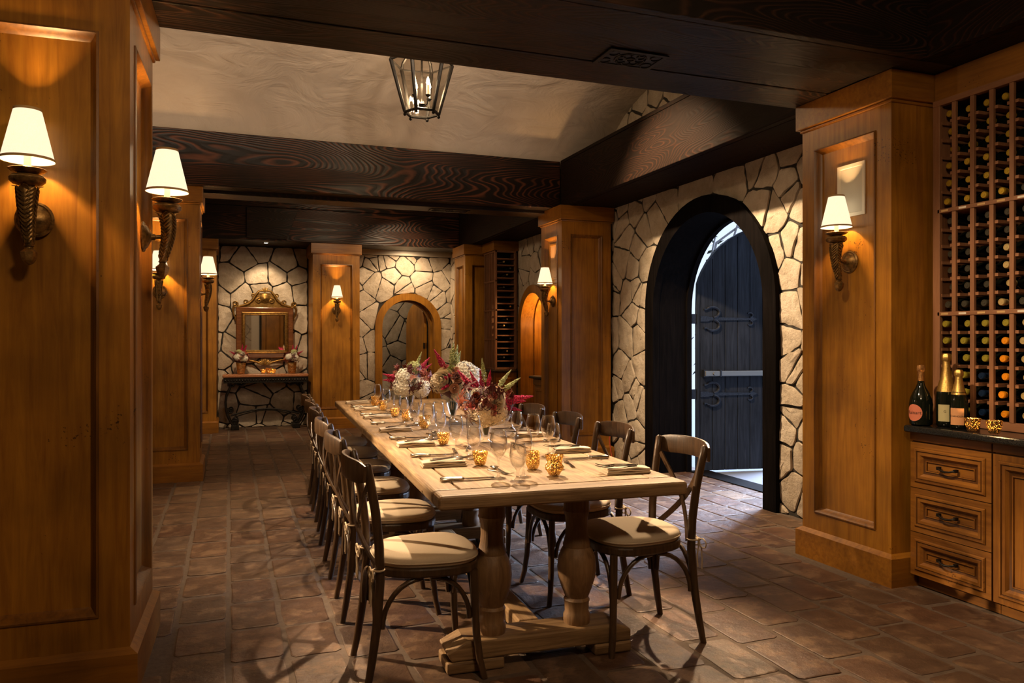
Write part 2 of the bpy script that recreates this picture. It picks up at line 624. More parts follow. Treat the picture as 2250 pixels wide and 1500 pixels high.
def mercury():
    # speckled gold mercury glass: gold flakes over see-through amber glass
    m = bpy.data.materials.new('gold_mercury_glass')
    m.use_nodes = True
    nt = m.node_tree
    nt.nodes.clear()
    vec = coords(nt)
    v = nd(nt, 'TexVoronoi', Scale=165.0)
    lk(nt, vec, v.inputs['Vector'])
    rp = ramp(nt, [(0.30, (0, 0, 0)), (0.45, (1, 1, 1))])
    lk(nt, v.outputs['Distance'], rp.inputs['Fac'])
    g = nd(nt, 'BsdfGlossy')
    g.inputs['Color'].default_value = (0.90, 0.62, 0.26, 1)
    g.inputs['Roughness'].default_value = 0.18
    t = nd(nt, 'BsdfTranslucent')
    t.inputs['Color'].default_value = (1.0, 0.74, 0.38, 1)
    tr = nd(nt, 'BsdfTransparent')
    tr.inputs['Color'].default_value = (0.95, 0.66, 0.3, 1)
    m1 = nd(nt, 'MixShader')
    m1.inputs[0].default_value = 0.4
    lk(nt, t.outputs[0], m1.inputs[1])
    lk(nt, tr.outputs[0], m1.inputs[2])
    m2 = nd(nt, 'MixShader')
    lk(nt, rp.outputs['Color'], m2.inputs[0])
    lk(nt, m1.outputs[0], m2.inputs[1])
    lk(nt, g.outputs[0], m2.inputs[2])
    b = nd(nt, 'Bump')
    b.inputs['Strength'].default_value = 0.8
    b.inputs['Distance'].default_value = 0.004
    lk(nt, v.outputs['Distance'], b.inputs['Height'])
    lk(nt, b.outputs[0], g.inputs['Normal'])
    o = nd(nt, 'OutputMaterial')
    lk(nt, m2.outputs[0], o.inputs['Surface'])
    return m


MT['mercury'] = mercury()


def plaster():
    m, nt, b = nmat('trowelled_plaster')
    vec = coords(nt)
    n = nd(nt, 'TexNoise', Scale=1.6, Detail=5.0, Roughness=0.55, Distortion=1.2)
    lk(nt, vec, n.inputs['Vector'])
    rp = ramp(nt, [(0.3, (0.44, 0.37, 0.30)), (0.7, (0.53, 0.455, 0.375))])
    lk(nt, n.outputs['Fac'], rp.inputs['Fac'])
    lk(nt, rp.outputs['Color'], b.inputs['Base Color'])
    b.inputs['Roughness'].default_value = 0.8
    v2 = coords(nt, (1.6, 2.2, 2.2), (0.3, 0.5, 0.6))
    n2 = nd(nt, 'TexNoise', Scale=1.5, Detail=5.0, Roughness=0.55, Distortion=1.1)
    lk(nt, v2, n2.inputs['Vector'])
    bump(nt, b, n2.outputs['Fac'], 0.55, 0.06)
    return m


MT['plaster'] = plaster()

# ================================================================== STRUCTURE
ZC = 2.81          # underside of the beams
XW = 4.04          # right stone wall

# ---- floor: grout slab with tiles
floor = struct(MB().box(-4.0, 4.62, -3.0, 16.0, -0.12, 0.0).build('floor', MT['grout']))


def tile_mesh(seed, w, l):
    r = random.Random(seed)
    hw, hl = w / 2, l / 2
    c = 0.018
    base = [(-hw + c, -hl), (0, -hl), (hw - c, -hl), (hw, -hl + c), (hw, 0), (hw, hl - c), (hw - c, hl), (0, hl), (-hw + c, hl), (-hw, hl - c), (-hw, 0), (-hw, -hl + c)]
    p = [(x + r.uniform(-.005, .005), y + r.uniform(-.005, .005)) for x, y in base]
    n = len(p)
    v = [(x, y, -0.006) for x, y in p] + [(x * 0.985, y * 0.99, 0.0022 + r.uniform(-.0008, .0008)) for x, y in p] + [(x * .93, y * .96, 0.0036 + r.uniform(-.0008, .0008)) for x, y in p]
    f = [(i, (i + 1) % n, n + (i + 1) % n, n + i) for i in range(n)] + [(n + i, n + (i + 1) % n, 2 * n + (i + 1) % n, 2 * n + i) for i in range(n)] + [tuple(range(2 * n, 3 * n))]
    return v, f


TW, TL = 0.2345, 0.385
variants = []
for k in range(6):
    v, f = tile_mesh(40 + k, TW - 0.022, TL - 0.02)
    me = bpy.data.meshes.new('floor_tile')
    me.from_pydata(v, [], f)
    me.materials.append(MT['tile'])
    variants.append((me, v, f))
tiles = []
rt = random.Random(5)
fwd = Vector((math.sin(YAW), math.cos(YAW), 0))
rgt = Vector((math.cos(YAW), -math.sin(YAW), 0))
solid = [(-1.05, -0.29, 3.22, 3.98), (-1.0, -0.23, 7.9, 8.6), (-0.9, -0.14, 11.88, 12.7), (1.15, 1.92, 11.88, 12.7), (3.36, 4.2, 3.2, 3.93), (3.53, 4.2, -3, 3.2), (3.36, 4.2, 7.6, 8.25), (3.36, 4.2, 11.24, 12.7)]
for c in range(-14, 20):
    x = 0.115 + c * TW
    off = rt.uniform(0, TL)
    y = -0.6 + off
    while y < 12.5:
        if x > XW + 0.02 and not (4.92 < y < 6.9 and x < 4.48):
            y += TL
            continue
        ok = not any(a < x < b and d < y < e for a, b, d, e in solid)
        if ok:
            p = Vector((x, y, 0))
            dz = p.dot(fwd)
            u = 1125 + FPX * p.dot(rgt) / max(dz, .01)
            vv = 748 + FPX * CAMH / max(dz, .01)
            vis = dz > 0.5 and -60 < u < 2310 and vv < 1560 and (u > 330) and not (u < 344 and y > 3.9)
            # hidden behind the far left pillar line
            tiles.append((0 if vis else 1, dz if vis else 99, x, y))
        y += TL * rt.choice((1.0, 1.0, 1.0, 1.04, 0.97))
tiles.sort()
rest = MB()
for i, (hid, dz, x, y) in enumerate(tiles):
    me, v, f = variants[rt.randrange(6)]
    a = rt.choice((0, pi)) + rt.uniform(-.008, .008)
    z = rt.uniform(-0.001, 0.001)
    if i < 300 and not hid:
        o = obj('floor_tile', me, None, floor)
        o.location = (x, y, z)
        o.rotation_euler = (rt.uniform(-.003, .003), rt.uniform(-.004, .004), a)
    else:
        rest.add(v, f, T(x, y, z) @ Rz(a))
fr_ = rest.build('far_floor_tiles', MT['tile'], floor)
fr_['kind'] = 'stuff'


# ---- stone walls (Voronoi stones over a dark mortar face)
def clip(poly, nx, ny, d):
    out = []
    n = len(poly)
    for i in range(n):
        a = poly[i]
        b = poly[(i + 1) % n]
        da = a[0] * nx + a[1] * ny - d
        db = b[0] * nx + b[1] * ny - d
        if da <= 0:
            out.append(a)
        if (da < 0 < db) or (db < 0 < da):
            t = da / (da - db)
            out.append((a[0] + (b[0] - a[0]) * t, a[1] + (b[1] - a[1]) * t))
    return out


def stones(parent, M, s0, s1, z0, z1, size, seed, arch=None, gap=0.015, hmin=0.006, hmax=0.020, keep=None):
    r = random.Random(seed)
    pts = []
    nz = max(1, int((z1 - z0) / (size * 0.86)))
    ns = max(1, int((s1 - s0) / size))
    for j in range(-1, nz + 2):
        for i in range(-1, ns + 2):
            x = s0 + (i + 0.5 + (0.5 if j % 2 else 0)) * (s1 - s0) / ns + r.uniform(-.46, .46) * size
            y = z0 + (j + 0.5) * (z1 - z0) / nz + r.uniform(-.44, .44) * size
            if r.random() < 0.13:
                continue
            pts.append((x, y))
            if r.random() < 0.16:
                pts.append((x + r.uniform(-.3, .3) * size, y + r.uniform(-.3, .3) * size))
    ghosts = []
    if arch:
        cs, sp, ra = arch
        q = []
        for x, y in pts:
            if y < sp:
                d = abs(x - cs) - ra
                if d < 0.05 * size:
                    continue
                q.append((x, y))
                if d < 1.3 * size:
                    sg = 1 if x > cs else -1
                    ghosts.append((cs + sg * (ra - d), y))
            else:
                rho = math.hypot(x - cs, y - sp)
                d = rho - ra
                if d < 0.05 * size:
                    continue
                q.append((x, y))
                if d < 1.3 * size:
                    k = (ra - d) / rho
                    ghosts.append((cs + (x - cs) * k, sp + (y - sp) * k))
        pts = q
    allp = pts + ghosts
    cnt = 0
    for i, p in enumerate(pts):
        if keep and not keep(p):
            continue
        poly = [(s0 + .006, z0 + .006), (s1 - .006, z0 + .006), (s1 - .006, z1 - .006), (s0 + .006, z1 - .006)]
        for j, o in enumerate(allp):
            if j == i:
                continue
            dx, dy = o[0] - p[0], o[1] - p[1]
            L = math.hypot(dx, dy)
            if L > 5 * size or L < 1e-5:
                continue
            nx, ny = dx / L, dy / L
            poly = clip(poly, nx, ny, p[0] * nx + p[1] * ny + L / 2 - gap / 2)
            if len(poly) < 3:
                break
        if len(poly) < 3:
            continue
        area = abs(sum(poly[k][0] * poly[(k + 1) % len(poly)][1] - poly[(k + 1) % len(poly)][0] * poly[k][1] for k in range(len(poly)))) / 2
        if area < 0.0025:
            continue
        # soften corners, subdivide, roughen
        q = []
        n = len(poly)
        for k in range(n):
            a, b = poly[k], poly[(k + 1) % n]
            L = math.hypot(b[0] - a[0], b[1] - a[1])
            if L < 0.02:
                q.append(((a[0] + b[0]) / 2, (a[1] + b[1]) / 2))
                continue
            e = min(0.2, 0.012 / L)
            m = max(1, int(L / 0.05))
            for t in range(m + 1):
                tt = e + (1 - 2 * e) * t / m
                q.append((a[0] + (b[0] - a[0]) * tt, a[1] + (b[1] - a[1]) * tt))
        cx = sum(x for x, y in q) / len(q)
        cy = sum(y for x, y in q) / len(q)
        h = r.uniform(hmin, hmax)
        tx, ty = r.uniform(-.05, .05), r.uniform(-.05, .05)
        n = len(q)
        v = []
        rings = ((1.0, -0.02, .0), (1.0, 0.85, .006), (0.982, 1.0, .005), (0.5, 1.1, .006))
        for kk, hh, jt in rings:
            for (x, y) in q:
                nz_ = noise.noise(Vector((x * 17, y * 17, seed * 1.7))) * .013 + noise.noise(Vector((x * 40, y * 40, seed))) * .006
                dd = math.hypot(x - cx, y - cy) + 1e-6
                ex = (x - cx) * (kk + nz_ / dd)
                ey = (y - cy) * (kk + nz_ / dd)
                hz = h * hh + (noise.noise(Vector((x * 14 + kk * 3, y * 14, seed))) * .012 + ex * tx + ey * ty if hh > 0 else 0)
                v.append((cx + ex, cy + ey, max(hz, 0.004) if hh > 0 else -0.01))
        f = []
        for k in range(len(rings) - 1):
            for a in range(n):
                b = (a + 1) % n
                f.append((k * n + a, k * n + b, (k + 1) * n + b, (k + 1) * n + a))
        v.append((cx, cy, h + noise.noise(Vector((cx * 9, cy * 9, 4))) * .01))
        top = (len(rings) - 1) * n
        f += [(top + a, top + (a + 1) % n, len(v) - 1) for a in range(n)]
        MB().add(v, f, M).build('stone', MT['stone'], parent, smooth=0.6)
        cnt += 1
    return cnt


def arch_wall(mb, M, s0, s1, z0, z1, arch=None, flip=False):
    if not arch:
        return mb.add([(s0, z0, 0), (s1, z0, 0), (s1, z1, 0), (s0, z1, 0)], [(0, 1, 2, 3)], M)
    cs, sp, ra = arch
    v = []
    P = [(cs - ra, z0), (cs - ra, (z0 + sp) / 2)] + [(cs - ra * math.cos(t * pi / 24), sp + ra * math.sin(t * pi / 24)) for t in range(25)] + [(cs + ra, (z0 + sp) / 2), (cs + ra, z0)]
    Q = []
    for x, y in P:
        if y <= sp + 1e-6:
            Q.append((s0 if x < cs else s1, y))
        else:
            dx, dy = x - cs, y - sp
            k = 1e9
            if dx > 1e-6:
                k = min(k, (s1 - cs) / dx)
            if dx < -1e-6:
                k = min(k, (s0 - cs) / dx)
            if dy > 1e-6:
                k = min(k, (z1 - sp) / dy)
            Q.append((cs + dx * k, sp + dy * k))
    n = len(P)
    v = [(x, y, 0) for x, y in P] + [(x, y, 0) for x, y in Q]
    f = [(i, i + 1, n + i + 1, n + i) for i in range(n - 1)]
    # corner fills
    c1 = next(i for i in range(n) if abs(Q[i][1] - z1) < 1e-6)
    v.append((s0, z1, 0))
    f.append((n + c1 - 1, n + c1, len(v) - 1))
    c2 = max(i for i in range(n) if abs(Q[i][1] - z1) < 1e-6)
    v.append((s1, z1, 0))
    f.append((n + c2, n + c2 + 1, len(v) - 1))
    return mb.add(v, f, M)


DC, DSP, DR = 5.90, 1.64, 0.86     # big doorway: centre y, spring height, clear radius
AC, ASP = 10.04, 1.57               # small arch in the right wall
BC = 2.80                           # small arch in the back wall (x)
# right wall maps s=y, v=z, normal -x   (u x v = normal: y x z = +x, so use reversed u)
MR = fm((XW, 0, 0), (0, -1, 0), (0, 0, 1))     # s = -y


def yR(y):
    return -y


mb = MB()
mb.add([(XW, -3, 0), (XW, 3.95, 0), (XW, 3.95, 4.3), (XW, -3, 4.3)], [(3, 2, 1, 0)])
arch_wall(mb, MR, -7.95, -3.95, -0.01, 4.3, (-DC, DSP, DR + .02))
arch_wall(mb, MR, -12.75, -7.95, -0.01, 4.3, (-AC, ASP, 0.46))
MR2 = fm((4.42, 0, 0), (0, -1, 0), (0, 0, 1))
arch_wall(mb, MR2, -7.95, -3.95, -0.01, 4.3, (-DC, DSP, DR + .0))
mb.add([(4.5, 7.95, 0), (4.5, 12.75, 0), (4.5, 12.75, 4.3), (4.5, 7.95, 4.3)], [(0, 1, 2, 3)])
mb.add([(XW, 3.95, 0), (4.42, 3.95, 0), (4.42, 3.95, 4.3), (XW, 3.95, 4.3)], [(0, 1, 2, 3)])
mb.add([(XW, 7.95, 0), (4.5, 7.95, 0), (4.5, 7.95, 4.3), (XW, 7.95, 4.3)], [(0, 1, 2, 3)])
wall_right = struct(mb.build('wall_right', MT['mortar']))
stones(wall_right, MR, -7.70, -3.93, 0.0, 2.86, 0.26, 3, (-DC, DSP, DR + .12), gap=.02)
stones(wall_right, MR, -7.75, -4.6, 3.22, 4.1, 0.27, 8, gap=.025)
stones(wall_right, MR, -10.75, -8.25, 0.0, 2.84, 0.27, 21, (-AC, ASP, 0.54))

YB = 12.62
MBk = fm((0, YB, 0), (1, 0, 0), (0, 0, 1))     # normal = x cross z = -y
mb = MB()
arch_wall(mb, MBk, -4.0, 1.6, -0.01, 4.3)
arch_wall(mb, MBk, 1.6, 4.5, -0.01, 4.3, (BC, ASP, 0.46))
wall_back = struct(mb.build('wall_back', MT['mortar']))
stones(wall_back, MBk, -0.16, 1.17, 0.0, 2.80, 0.30, 14, hmax=0.035, gap=.02)
stones(wall_back, MBk, 1.88, 3.55, 0.0, 2.74, 0.25, 17, (BC, ASP, 0.55))
# short return wall beside the back arch
MS = fm((3.54, 0, 0), (0, -1, 0), (0, 0, 1))
wall_side = struct(MB().box(3.545, 3.9, 11.85, YB - .002, 0, ZC).build('wall_return', MT['mortar']))
stones(wall_side, MS, -12.60, -11.9, 0, 2.8, 0.26, 23)
# lobby behind the back arch
mb = MB()
mb.box(1.55, 4.4, 14.6, 14.7, 0, 3.0)
mb.box(1.45, 1.55, 12.64, 14.7, 0, 3.0)
mb.box(4.3, 4.4, 12.64, 14.7, 0, 3.0)
mb.box(1.45, 4.4, 12.64, 14.7, 3.0, 3.1)
lobby = struct(mb.build('wall_lobby', MT['mortar']))
ML = fm((0, 14.6, 0), (1, 0, 0), (0, 0, 1))
stones(lobby, ML, 1.6, 3.5, 0.0, 2.8, 0.33, 31, gap=0.022)
wall_left = struct(MB().box(-4.1, -4.0, -3, 12.7, 0, 4.3).build('wall_left', MT['plaster']))
# wall behind the camera (seen in the mirror)
MF = fm((0, -3, 0), (-1, 0, 0), (0, 0, 1))
wall_front = struct(arch_wall(MB(), MF, -4.1, 4.1, 0, 4.3).build('wall_front', MT['mortar']))
stones(wall_front, MF, -0.75, 0.9, 0.0, 2.8, 0.42, 37)

# ---- ceilings
VY, VH, VZ, VB = 5.90, 2.02, 3.27, 0.76
mb = MB()
n = 28
v = []
for i in range(n + 1):
    a = pi * i / n
    y, z = VY - VH * math.cos(a), VZ + VB * math.sin(a)
    for k in range(13):
        v.append((-4.0 + k * (XW + 4.02) / 12, y, z))
f = [(i * 13 + k, (i + 1) * 13 + k, (i + 1) * 13 + k + 1, i * 13 + k + 1) for i in range(n) for k in range(12)]
mb.add(v, f)
struct(mb.build('ceiling', MT['plaster'], smooth=3))
mb = MB()
mb.add([(-4, -3, 3.65), (XW, -3, 3.65), (XW, 3.1, 3.65), (-4, 3.1, 3.65)], [(0, 1, 2, 3)])
mb.add([(-4, 8.4, 3.65), (XW, 8.4, 3.65), (XW, 12.7, 3.65), (-4, 12.7, 3.65)], [(0, 1, 2, 3)])
struct(mb.build('ceiling_flat', MT['plaster']))
struct(MB().box(-4.1, 4.52, -3.0, 14.8, 4.3, 4.4).build('ceiling_roof', MT['plaster']))


# ---- beams, each a thing with boards as parts
def beam(label, boards, cat='beam'):
    t = thing('ceiling_beam', label, cat, group='dark timber ceiling beams')
    for (x0, x1, y0, y1, z0, z1, mt) in boards:
        MB().box(x0, x1, y0, y1, z0, z1).build('board', MT[mt], t, bevel=0.006)
    return t


b1 = beam('wide dark timber beam crossing the top of the picture nearest the camera',
          [(-4.0, 3.40, 3.00, 3.05, ZC, 3.64, 'soffit'),
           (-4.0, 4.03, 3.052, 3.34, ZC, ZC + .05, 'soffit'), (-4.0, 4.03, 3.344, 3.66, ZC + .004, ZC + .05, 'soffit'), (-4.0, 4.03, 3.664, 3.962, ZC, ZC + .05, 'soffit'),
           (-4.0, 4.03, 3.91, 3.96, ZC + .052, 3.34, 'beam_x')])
b2 = beam('long dark timber beam with swirling grain below the plaster vault',
          [(-4.0, 3.46, 7.85, 7.90, ZC, 3.33, 'beam_x'),
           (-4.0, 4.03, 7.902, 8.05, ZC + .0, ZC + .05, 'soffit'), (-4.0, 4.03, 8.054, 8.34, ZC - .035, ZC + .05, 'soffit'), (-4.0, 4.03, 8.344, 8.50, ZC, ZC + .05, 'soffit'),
           (-4.0, 3.46, 8.50, 8.55, ZC, 3.64, 'beam_x')])
b3 = beam('far dark timber beam above the mirror alcove and back arch',
          [(-4.0, 3.46, 11.86, 11.92, ZC, 3.30, 'beam_x'), (-4.0, 3.46, 11.86, 11.92, 3.304, 3.64, 'beam_x'),
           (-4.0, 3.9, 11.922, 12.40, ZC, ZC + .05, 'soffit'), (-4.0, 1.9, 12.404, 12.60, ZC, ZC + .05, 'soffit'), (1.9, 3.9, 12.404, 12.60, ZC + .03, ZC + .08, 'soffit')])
# keystone-shaped board on the far beam
MB().prism([(0.24, 2.835), (0.80, 2.835), (0.97, 3.29), (0.24, 3.29)], 0, 0.025, fm((0, 11.86, 0), (1, 0, 0), (0, 0, 1))).build('patch_board', MT['soffit'], b3, bevel=0.004)
b4 = beam('dark timber beam running along the stone wall above the arched door',
          [(3.46, 3.52, 3.964, 7.845, ZC, 3.30, 'beam_y'), (3.524, 4.03, 3.964, 7.845, ZC, ZC + .05, 'beam_y'), (3.46, 4.03, 3.964, 7.845, 3.302, 3.34, 'beam_y')])
b5 = beam('dark timber beam over the small arch beyond the far right pillar',
          [(3.46, 3.52, 8.556, 11.855, ZC, 3.64, 'beam_y'), (3.524, 4.03, 8.556, 11.855, ZC, ZC + .05, 'beam_y')])
b6 = beam('dark timber beam over the wine rack at the top right corner',
          [(3.40, 3.46, -3.0, 3.05, ZC, 3.64, 'beam_y'), (3.464, 4.03, -3.0, 3.048, ZC, ZC + .05, 'beam_y')])


# ---- vents in the beams
def vent(label, cx, cy, wx, wy, z):
    t = thing('vent_grille', label, 'vent', (cx, cy, z), 0)
    M = Rx(pi)
    fr = MB()
    hx, hy = wx / 2, wy / 2
    fr.rects(-hx, hx, -hy, hy, [(0, 0), (0, .006), (.022, .006), (.022, .0)], M)
    fr.build('frame', MT['iron'], t)
    sc = MB()

    def ring(x, y, rx, ry, a0=0, a1=2 * pi, r=.0035):
        k = 14
        sc.tube([(x + rx * math.cos(a0 + (a1 - a0) * i / k), y + ry * math.sin(a0 + (a1 - a0) * i / k), -.004) for i in range(k + 1)], r, 5)
    ring(0, 0, hy * .78, hy * .78)
    ring(0, 0, hy * .2, hy * .2)
    for k in range(8):
        a = k * pi / 4
        ring(hy * .5 * math.cos(a), hy * .5 * math.sin(a), hy * .2, hy * .2, a - 2.4, a + 2.4)
    for sx in (-1, 1):
        for sy in (-1, 1):
            ring(sx * hx * .72, sy * hy * .5, hx * .17, hy * .3, 0, 5.2)
    sc.build('scrollwork', MT['iron'], t)
    MB().box(-hx + .02, hx - .02, -hy + .02, hy - .02, -.001, .004).build('backing', MT['black'], t)


vent('black scrolled iron vent grille set in the near ceiling beam', 1.966, 3.553, 0.335, 0.215, ZC - .001)
vent('small black vent grille in the underside of the middle beam', 2.28, 8.2, 0.44, 0.15, ZC - .036)


# ---- panelled pillars
def pillar(label, x0, x1, y0, y1, faces, rot=0.0, top=ZC, panel_lo=0.30, panel_hi=2.50, pivot=None, rec=0.03):
    # x0..y1 = body; base and crown project
    pv = pivot or ((x0 + x1) / 2, (y0 + y1) / 2)
    t = thing('panelled_pillar', label, 'pillar', (pv[0], pv[1], 0), rot, 'amber wood panelled pillars')
    a, b, c, d = x0 - pv[0], x1 - pv[0], y0 - pv[1], y1 - pv[1]
    FR = {'-y': (fm((a, c, 0), (1, 0, 0), (0, 0, 1)), b - a), '+x': (fm((b, c, 0), (0, 1, 0), (0, 0, 1)), d - c),
          '-x': (fm((a, d, 0), (0, -1, 0), (0, 0, 1)), d - c), '+y': (fm((b, d, 0), (-1, 0, 0), (0, 0, 1)), b - a)}
    g = 0.034
    MB().box(a + g, b - g, c + g, d - g, 0, top).build('core', MT['wood_v'], t)
    for k, (M, L) in FR.items():
        st = 0.105
        if k in faces:
            MB().rects(0, L, 0.0, top, [(0, 0)] + [(0, 0)], M)
            fr = MB()
            v = [(0, .15, 0), (L, .15, 0), (L, top, 0), (0, top, 0), (st, panel_lo, 0), (L - st, panel_lo, 0), (L - st, panel_hi, 0), (st, panel_hi, 0)]
            fr.add(v, [(0, 1, 5, 4), (1, 2, 6, 5), (2, 3, 7, 6), (3, 0, 4, 7)], M)
            fr.build('frame', MT['wood_v'], t)
            MB().rects(st, L - st, panel_lo, panel_hi, [(0, 0), (.0, .006), (.008, .009), (.014, .002), (.020, -.012), (.030, -rec + .004), (.034, -rec)], M).build('moulding', MT['glaze2'], t, smooth=0.9)
            MB().rects(st + .033, L - st - .033, panel_lo + .033, panel_hi - .033, [(0, -rec)], M, True).build('panel', MT['wood_v'], t)
        else:
            MB().add([(0, 0, 0), (L, 0, 0), (L, top, 0), (0, top, 0)], [(0, 1, 2, 3)], M).build('frame', MT['wood_v'], t)
    p = .03
    zb = .178
    MB().box(a - p, b + p, c - p, d + p, 0, zb - .02).add(
        [(a - p, c - p, zb - .02), (b + p, c - p, zb - .02), (b + p, d + p, zb - .02), (a - p, d + p, zb - .02), (a, c, zb), (b, c, zb), (b, d, zb), (a, d, zb)],
        [(0, 1, 5, 4), (1, 2, 6, 5), (2, 3, 7, 6), (3, 0, 4, 7)]).build('base', MT['wood_x'], t)
    zc = top - .155
    MB().box(a - p, b + p, c - p, d + p, zc, top - .001).build('crown', MT['wood_x'], t, bevel=.004)
    MB().box(a - p * .4, b + p * .4, c - p * .4, d + p * .4, zc - .018, zc - .0005).build('crown_bead', MT['wood_x'], t, bevel=.006)
    return t


pillar('large amber wood pillar at the left edge of the picture', -1.045, -0.335, 3.245, 3.947, ('-y', '+x'), math.radians(-1.5), pivot=(-0.305, 3.947))
pillar('amber wood pillar behind the nearest left pillar, left of the aisle', -0.965, -0.263, 7.925, 8.53, ('-y', '+x'))
pillar('narrow-looking amber pillar at the left of the mirror alcove', -0.85, -0.173, 11.905, 12.6, ('-y', '+x'))
pillar('amber wood pillar with a sconce between the mirror and the back arch', 1.185, 1.885, 11.905, 12.6, ('-y',))
pillar('amber wood pillar beside the wine rack with a pale framed wall panel', 3.382, 4.03, 3.215, 3.905, ('-x',), panel_hi=2.51, panel_lo=.285)
pillar('amber wood pillar at the far end of the arched door wall', 3.385, 3.98, 7.64, 8.22, ('-x', '-y'))
pillar('amber wood pillar at the back right beside the small dark wine cabinet', 3.385, 3.95, 11.27, 11.85, ('-x', '-y'))
pillar('amber wood pillar seen only as a reflection in the gilt mirror', 1.05, 1.75, -2.95, -2.3, ('+y',))

# white trims
tr1 = struct(MB().box(1.9, 3.54, YB - .06, YB - .002, 2.745, ZC + .03).build('trim_1', MT['white'], bevel=.004))
tr2 = struct(MB().box(0.72, 0.98, -2.99, -2.93, 0, 2.8).build('trim_2', MT['white'], bevel=.004))


# ---- door surround (right wall)
def arch_pts(c, sp, r, z0=0.0, n=28):
    return [(c - r, z0), (c - r, sp * .33), (c - r, sp * .66)] + [(c - r * math.cos(i * pi / n), sp + r * math.sin(i * pi / n)) for i in range(n + 1)] + [(c + r, sp * .66), (c + r, sp * .33), (c + r, z0)]


def arch_band(mb, M, c, sp, r0, r1, h0, h1, z0=0.0):
    A = arch_pts(c, sp, r0, z0)
    B = arch_pts(c, sp, r1, z0)
    n = len(A)
    v = [(x, y, h1) for x, y in A] + [(x, y, h1) for x, y in B] + [(x, y, h0) for x, y in A] + [(x, y, h0) for x, y in B]
    f = []
    for i in range(n - 1):
        f += [(i, n + i, n + i + 1, i + 1), (2 * n + i, i, i + 1, 2 * n + i + 1), (n + i, 3 * n + i, 3 * n + i + 1, n + i + 1), (2 * n + i, 2 * n + i + 1, 3 * n + i + 1, 3 * n + i)]
    f += [(0, 2 * n, 3 * n, n), (n - 1, 2 * n - 1, 4 * n - 1, 3 * n - 1)]
    return mb.add(v, f, M)


frame = thing('door_frame', 'deep black timber arch frame around the open door', 'door frame', (XW, DC, 0), 0)
frame['kind'] = 'structure'
MD = fm((0, 0, 0), (0, -1, 0), (0, 0, 1))
arch_band(MB(), MD, 0, DSP, .845, 1.0, -.02, .055).build('casing', MT['doorframe'], frame, smooth=.7)
arch_band(MB(), MD, 0, DSP, .85, .90, -.33, -.02).build('reveal', MT['doorframe'], frame, smooth=.7)
arch_band(MB(), MD, 0, DSP, .822, .90, -.385, -.33).build('stop', MT['doorframe'], frame, smooth=.7)
MB().box(.36, .58, -.86, .86, -.003, .012).build('threshold', MT['doorframe'], frame, bevel=.004)

# ---- open door leaf: hinged at the far jamb, swung outwards
leaf = thing('door', 'open blackened plank door with iron strap hinges and push bar', 'door', (4.488, 6.737, 0.012), math.radians(-9.5))
LW = 0.855
LS = 1.66


def leaf_top(x):
    d = LW - min(max(x, 0), LW)
    return LS + math.sqrt(max(0.0, .87 ** 2 - d * d)) * 0.97


pw = LW / 6
for i in range(6):
    x0, x1 = .03 + i * pw * .97, .03 + (i + 1) * pw * .97 - .004
    poly = [(x0, 0), (x1, 0)] + [(x1 + (x0 - x1) * k / 4, leaf_top(x1 + (x0 - x1) * k / 4)) for k in range(5)]
    MB().prism(poly, -.025, .025, fm((0, 0, 0), (1, 0, 0), (0, 0, 1))).build('plank', MT['doorwood'], leaf, bevel=.004)
edge = [(.012, 0, .0), (.012, 0, LS)] + [(x, 0, leaf_top(x) + .012) for x in (.02, .04, .07, .12, .18, .26, .36, .48, .62, .76, .86)]
MB().sweep(edge, [(-.012, -.03), (.012, -.03), (.012, .03), (-.012, .03)], (0, 1, 0)).build('edge_band', MT['doorwood'], leaf)


def strap(z):
    mb = MB()
    M = fm((0, -.027, z), (1, 0, 0), (0, 0, 1))
    mb.prism([(.03, -.028), (.11, -.028), (.13, -.018), (.57, -.012), (.57, .012), (.13, .018), (.11, .028), (.03, .028)], 0, .008, M)
    mb.prism([(.57, -.008), (.61, -.022), (.66, 0), (.61, .022), (.57, .008)], 0, .008, M)
    for s in (-1, 1):
        mb.tube([(.17 + .075 * math.cos(a) - .01, s * (.065 + .055 * math.sin(a)), .006) for a in [(-1.35 + 3.9 * i / 12) for i in range(13)]] + [(.07, s * .095, .006)], [.014] * 11 + [.011, .008, .012], 6, M=M)
        mb.tube([(.585 + .03 * math.cos(a) - .01, s * (.04 + .025 * math.sin(a)), .005) for a in [(-1.4 + 3.8 * i / 8) for i in range(9)]], [.009] * 8 + [.006], 6, M=M)
    return mb.build('strap_hinge', MT['blue_iron'], leaf, smooth=.8)


strap(1.55)
strap(.78)
bar = MB()
bar.box(.06, .83, -.085, -.05, .965, 1.02)
bar.build('push_bar', MT['satin'], leaf, bevel=.008)
MB().box(.05, .10, -.075, -.025, .955, 1.03).build('bar_bracket', MT['blue_iron'], leaf, bevel=.004)
MB().box(.22, .24, -.09, -.025, .958, 1.03).build('bar_bracket', MT['blue_iron'], leaf, bevel=.004)
MB().lathe([(.0, .01), (.014, .01), (.018, 0), (.018, -.01)], 12, T(.16, -.088, .99) @ Rx(pi / 2)).build('bar_screw', MT['satin'], leaf, smooth=.8)
MB().box(.815, .855, -.075, -.025, .89, 1.10).build('latch_plate', MT['satin'], leaf, bevel=.006)
for z in (.78, 1.55):
    MB().box(-.06, .03, -.012, .012, z - .05, z + .05).build('knuckle', MT['blue_iron'], leaf, bevel=.004)


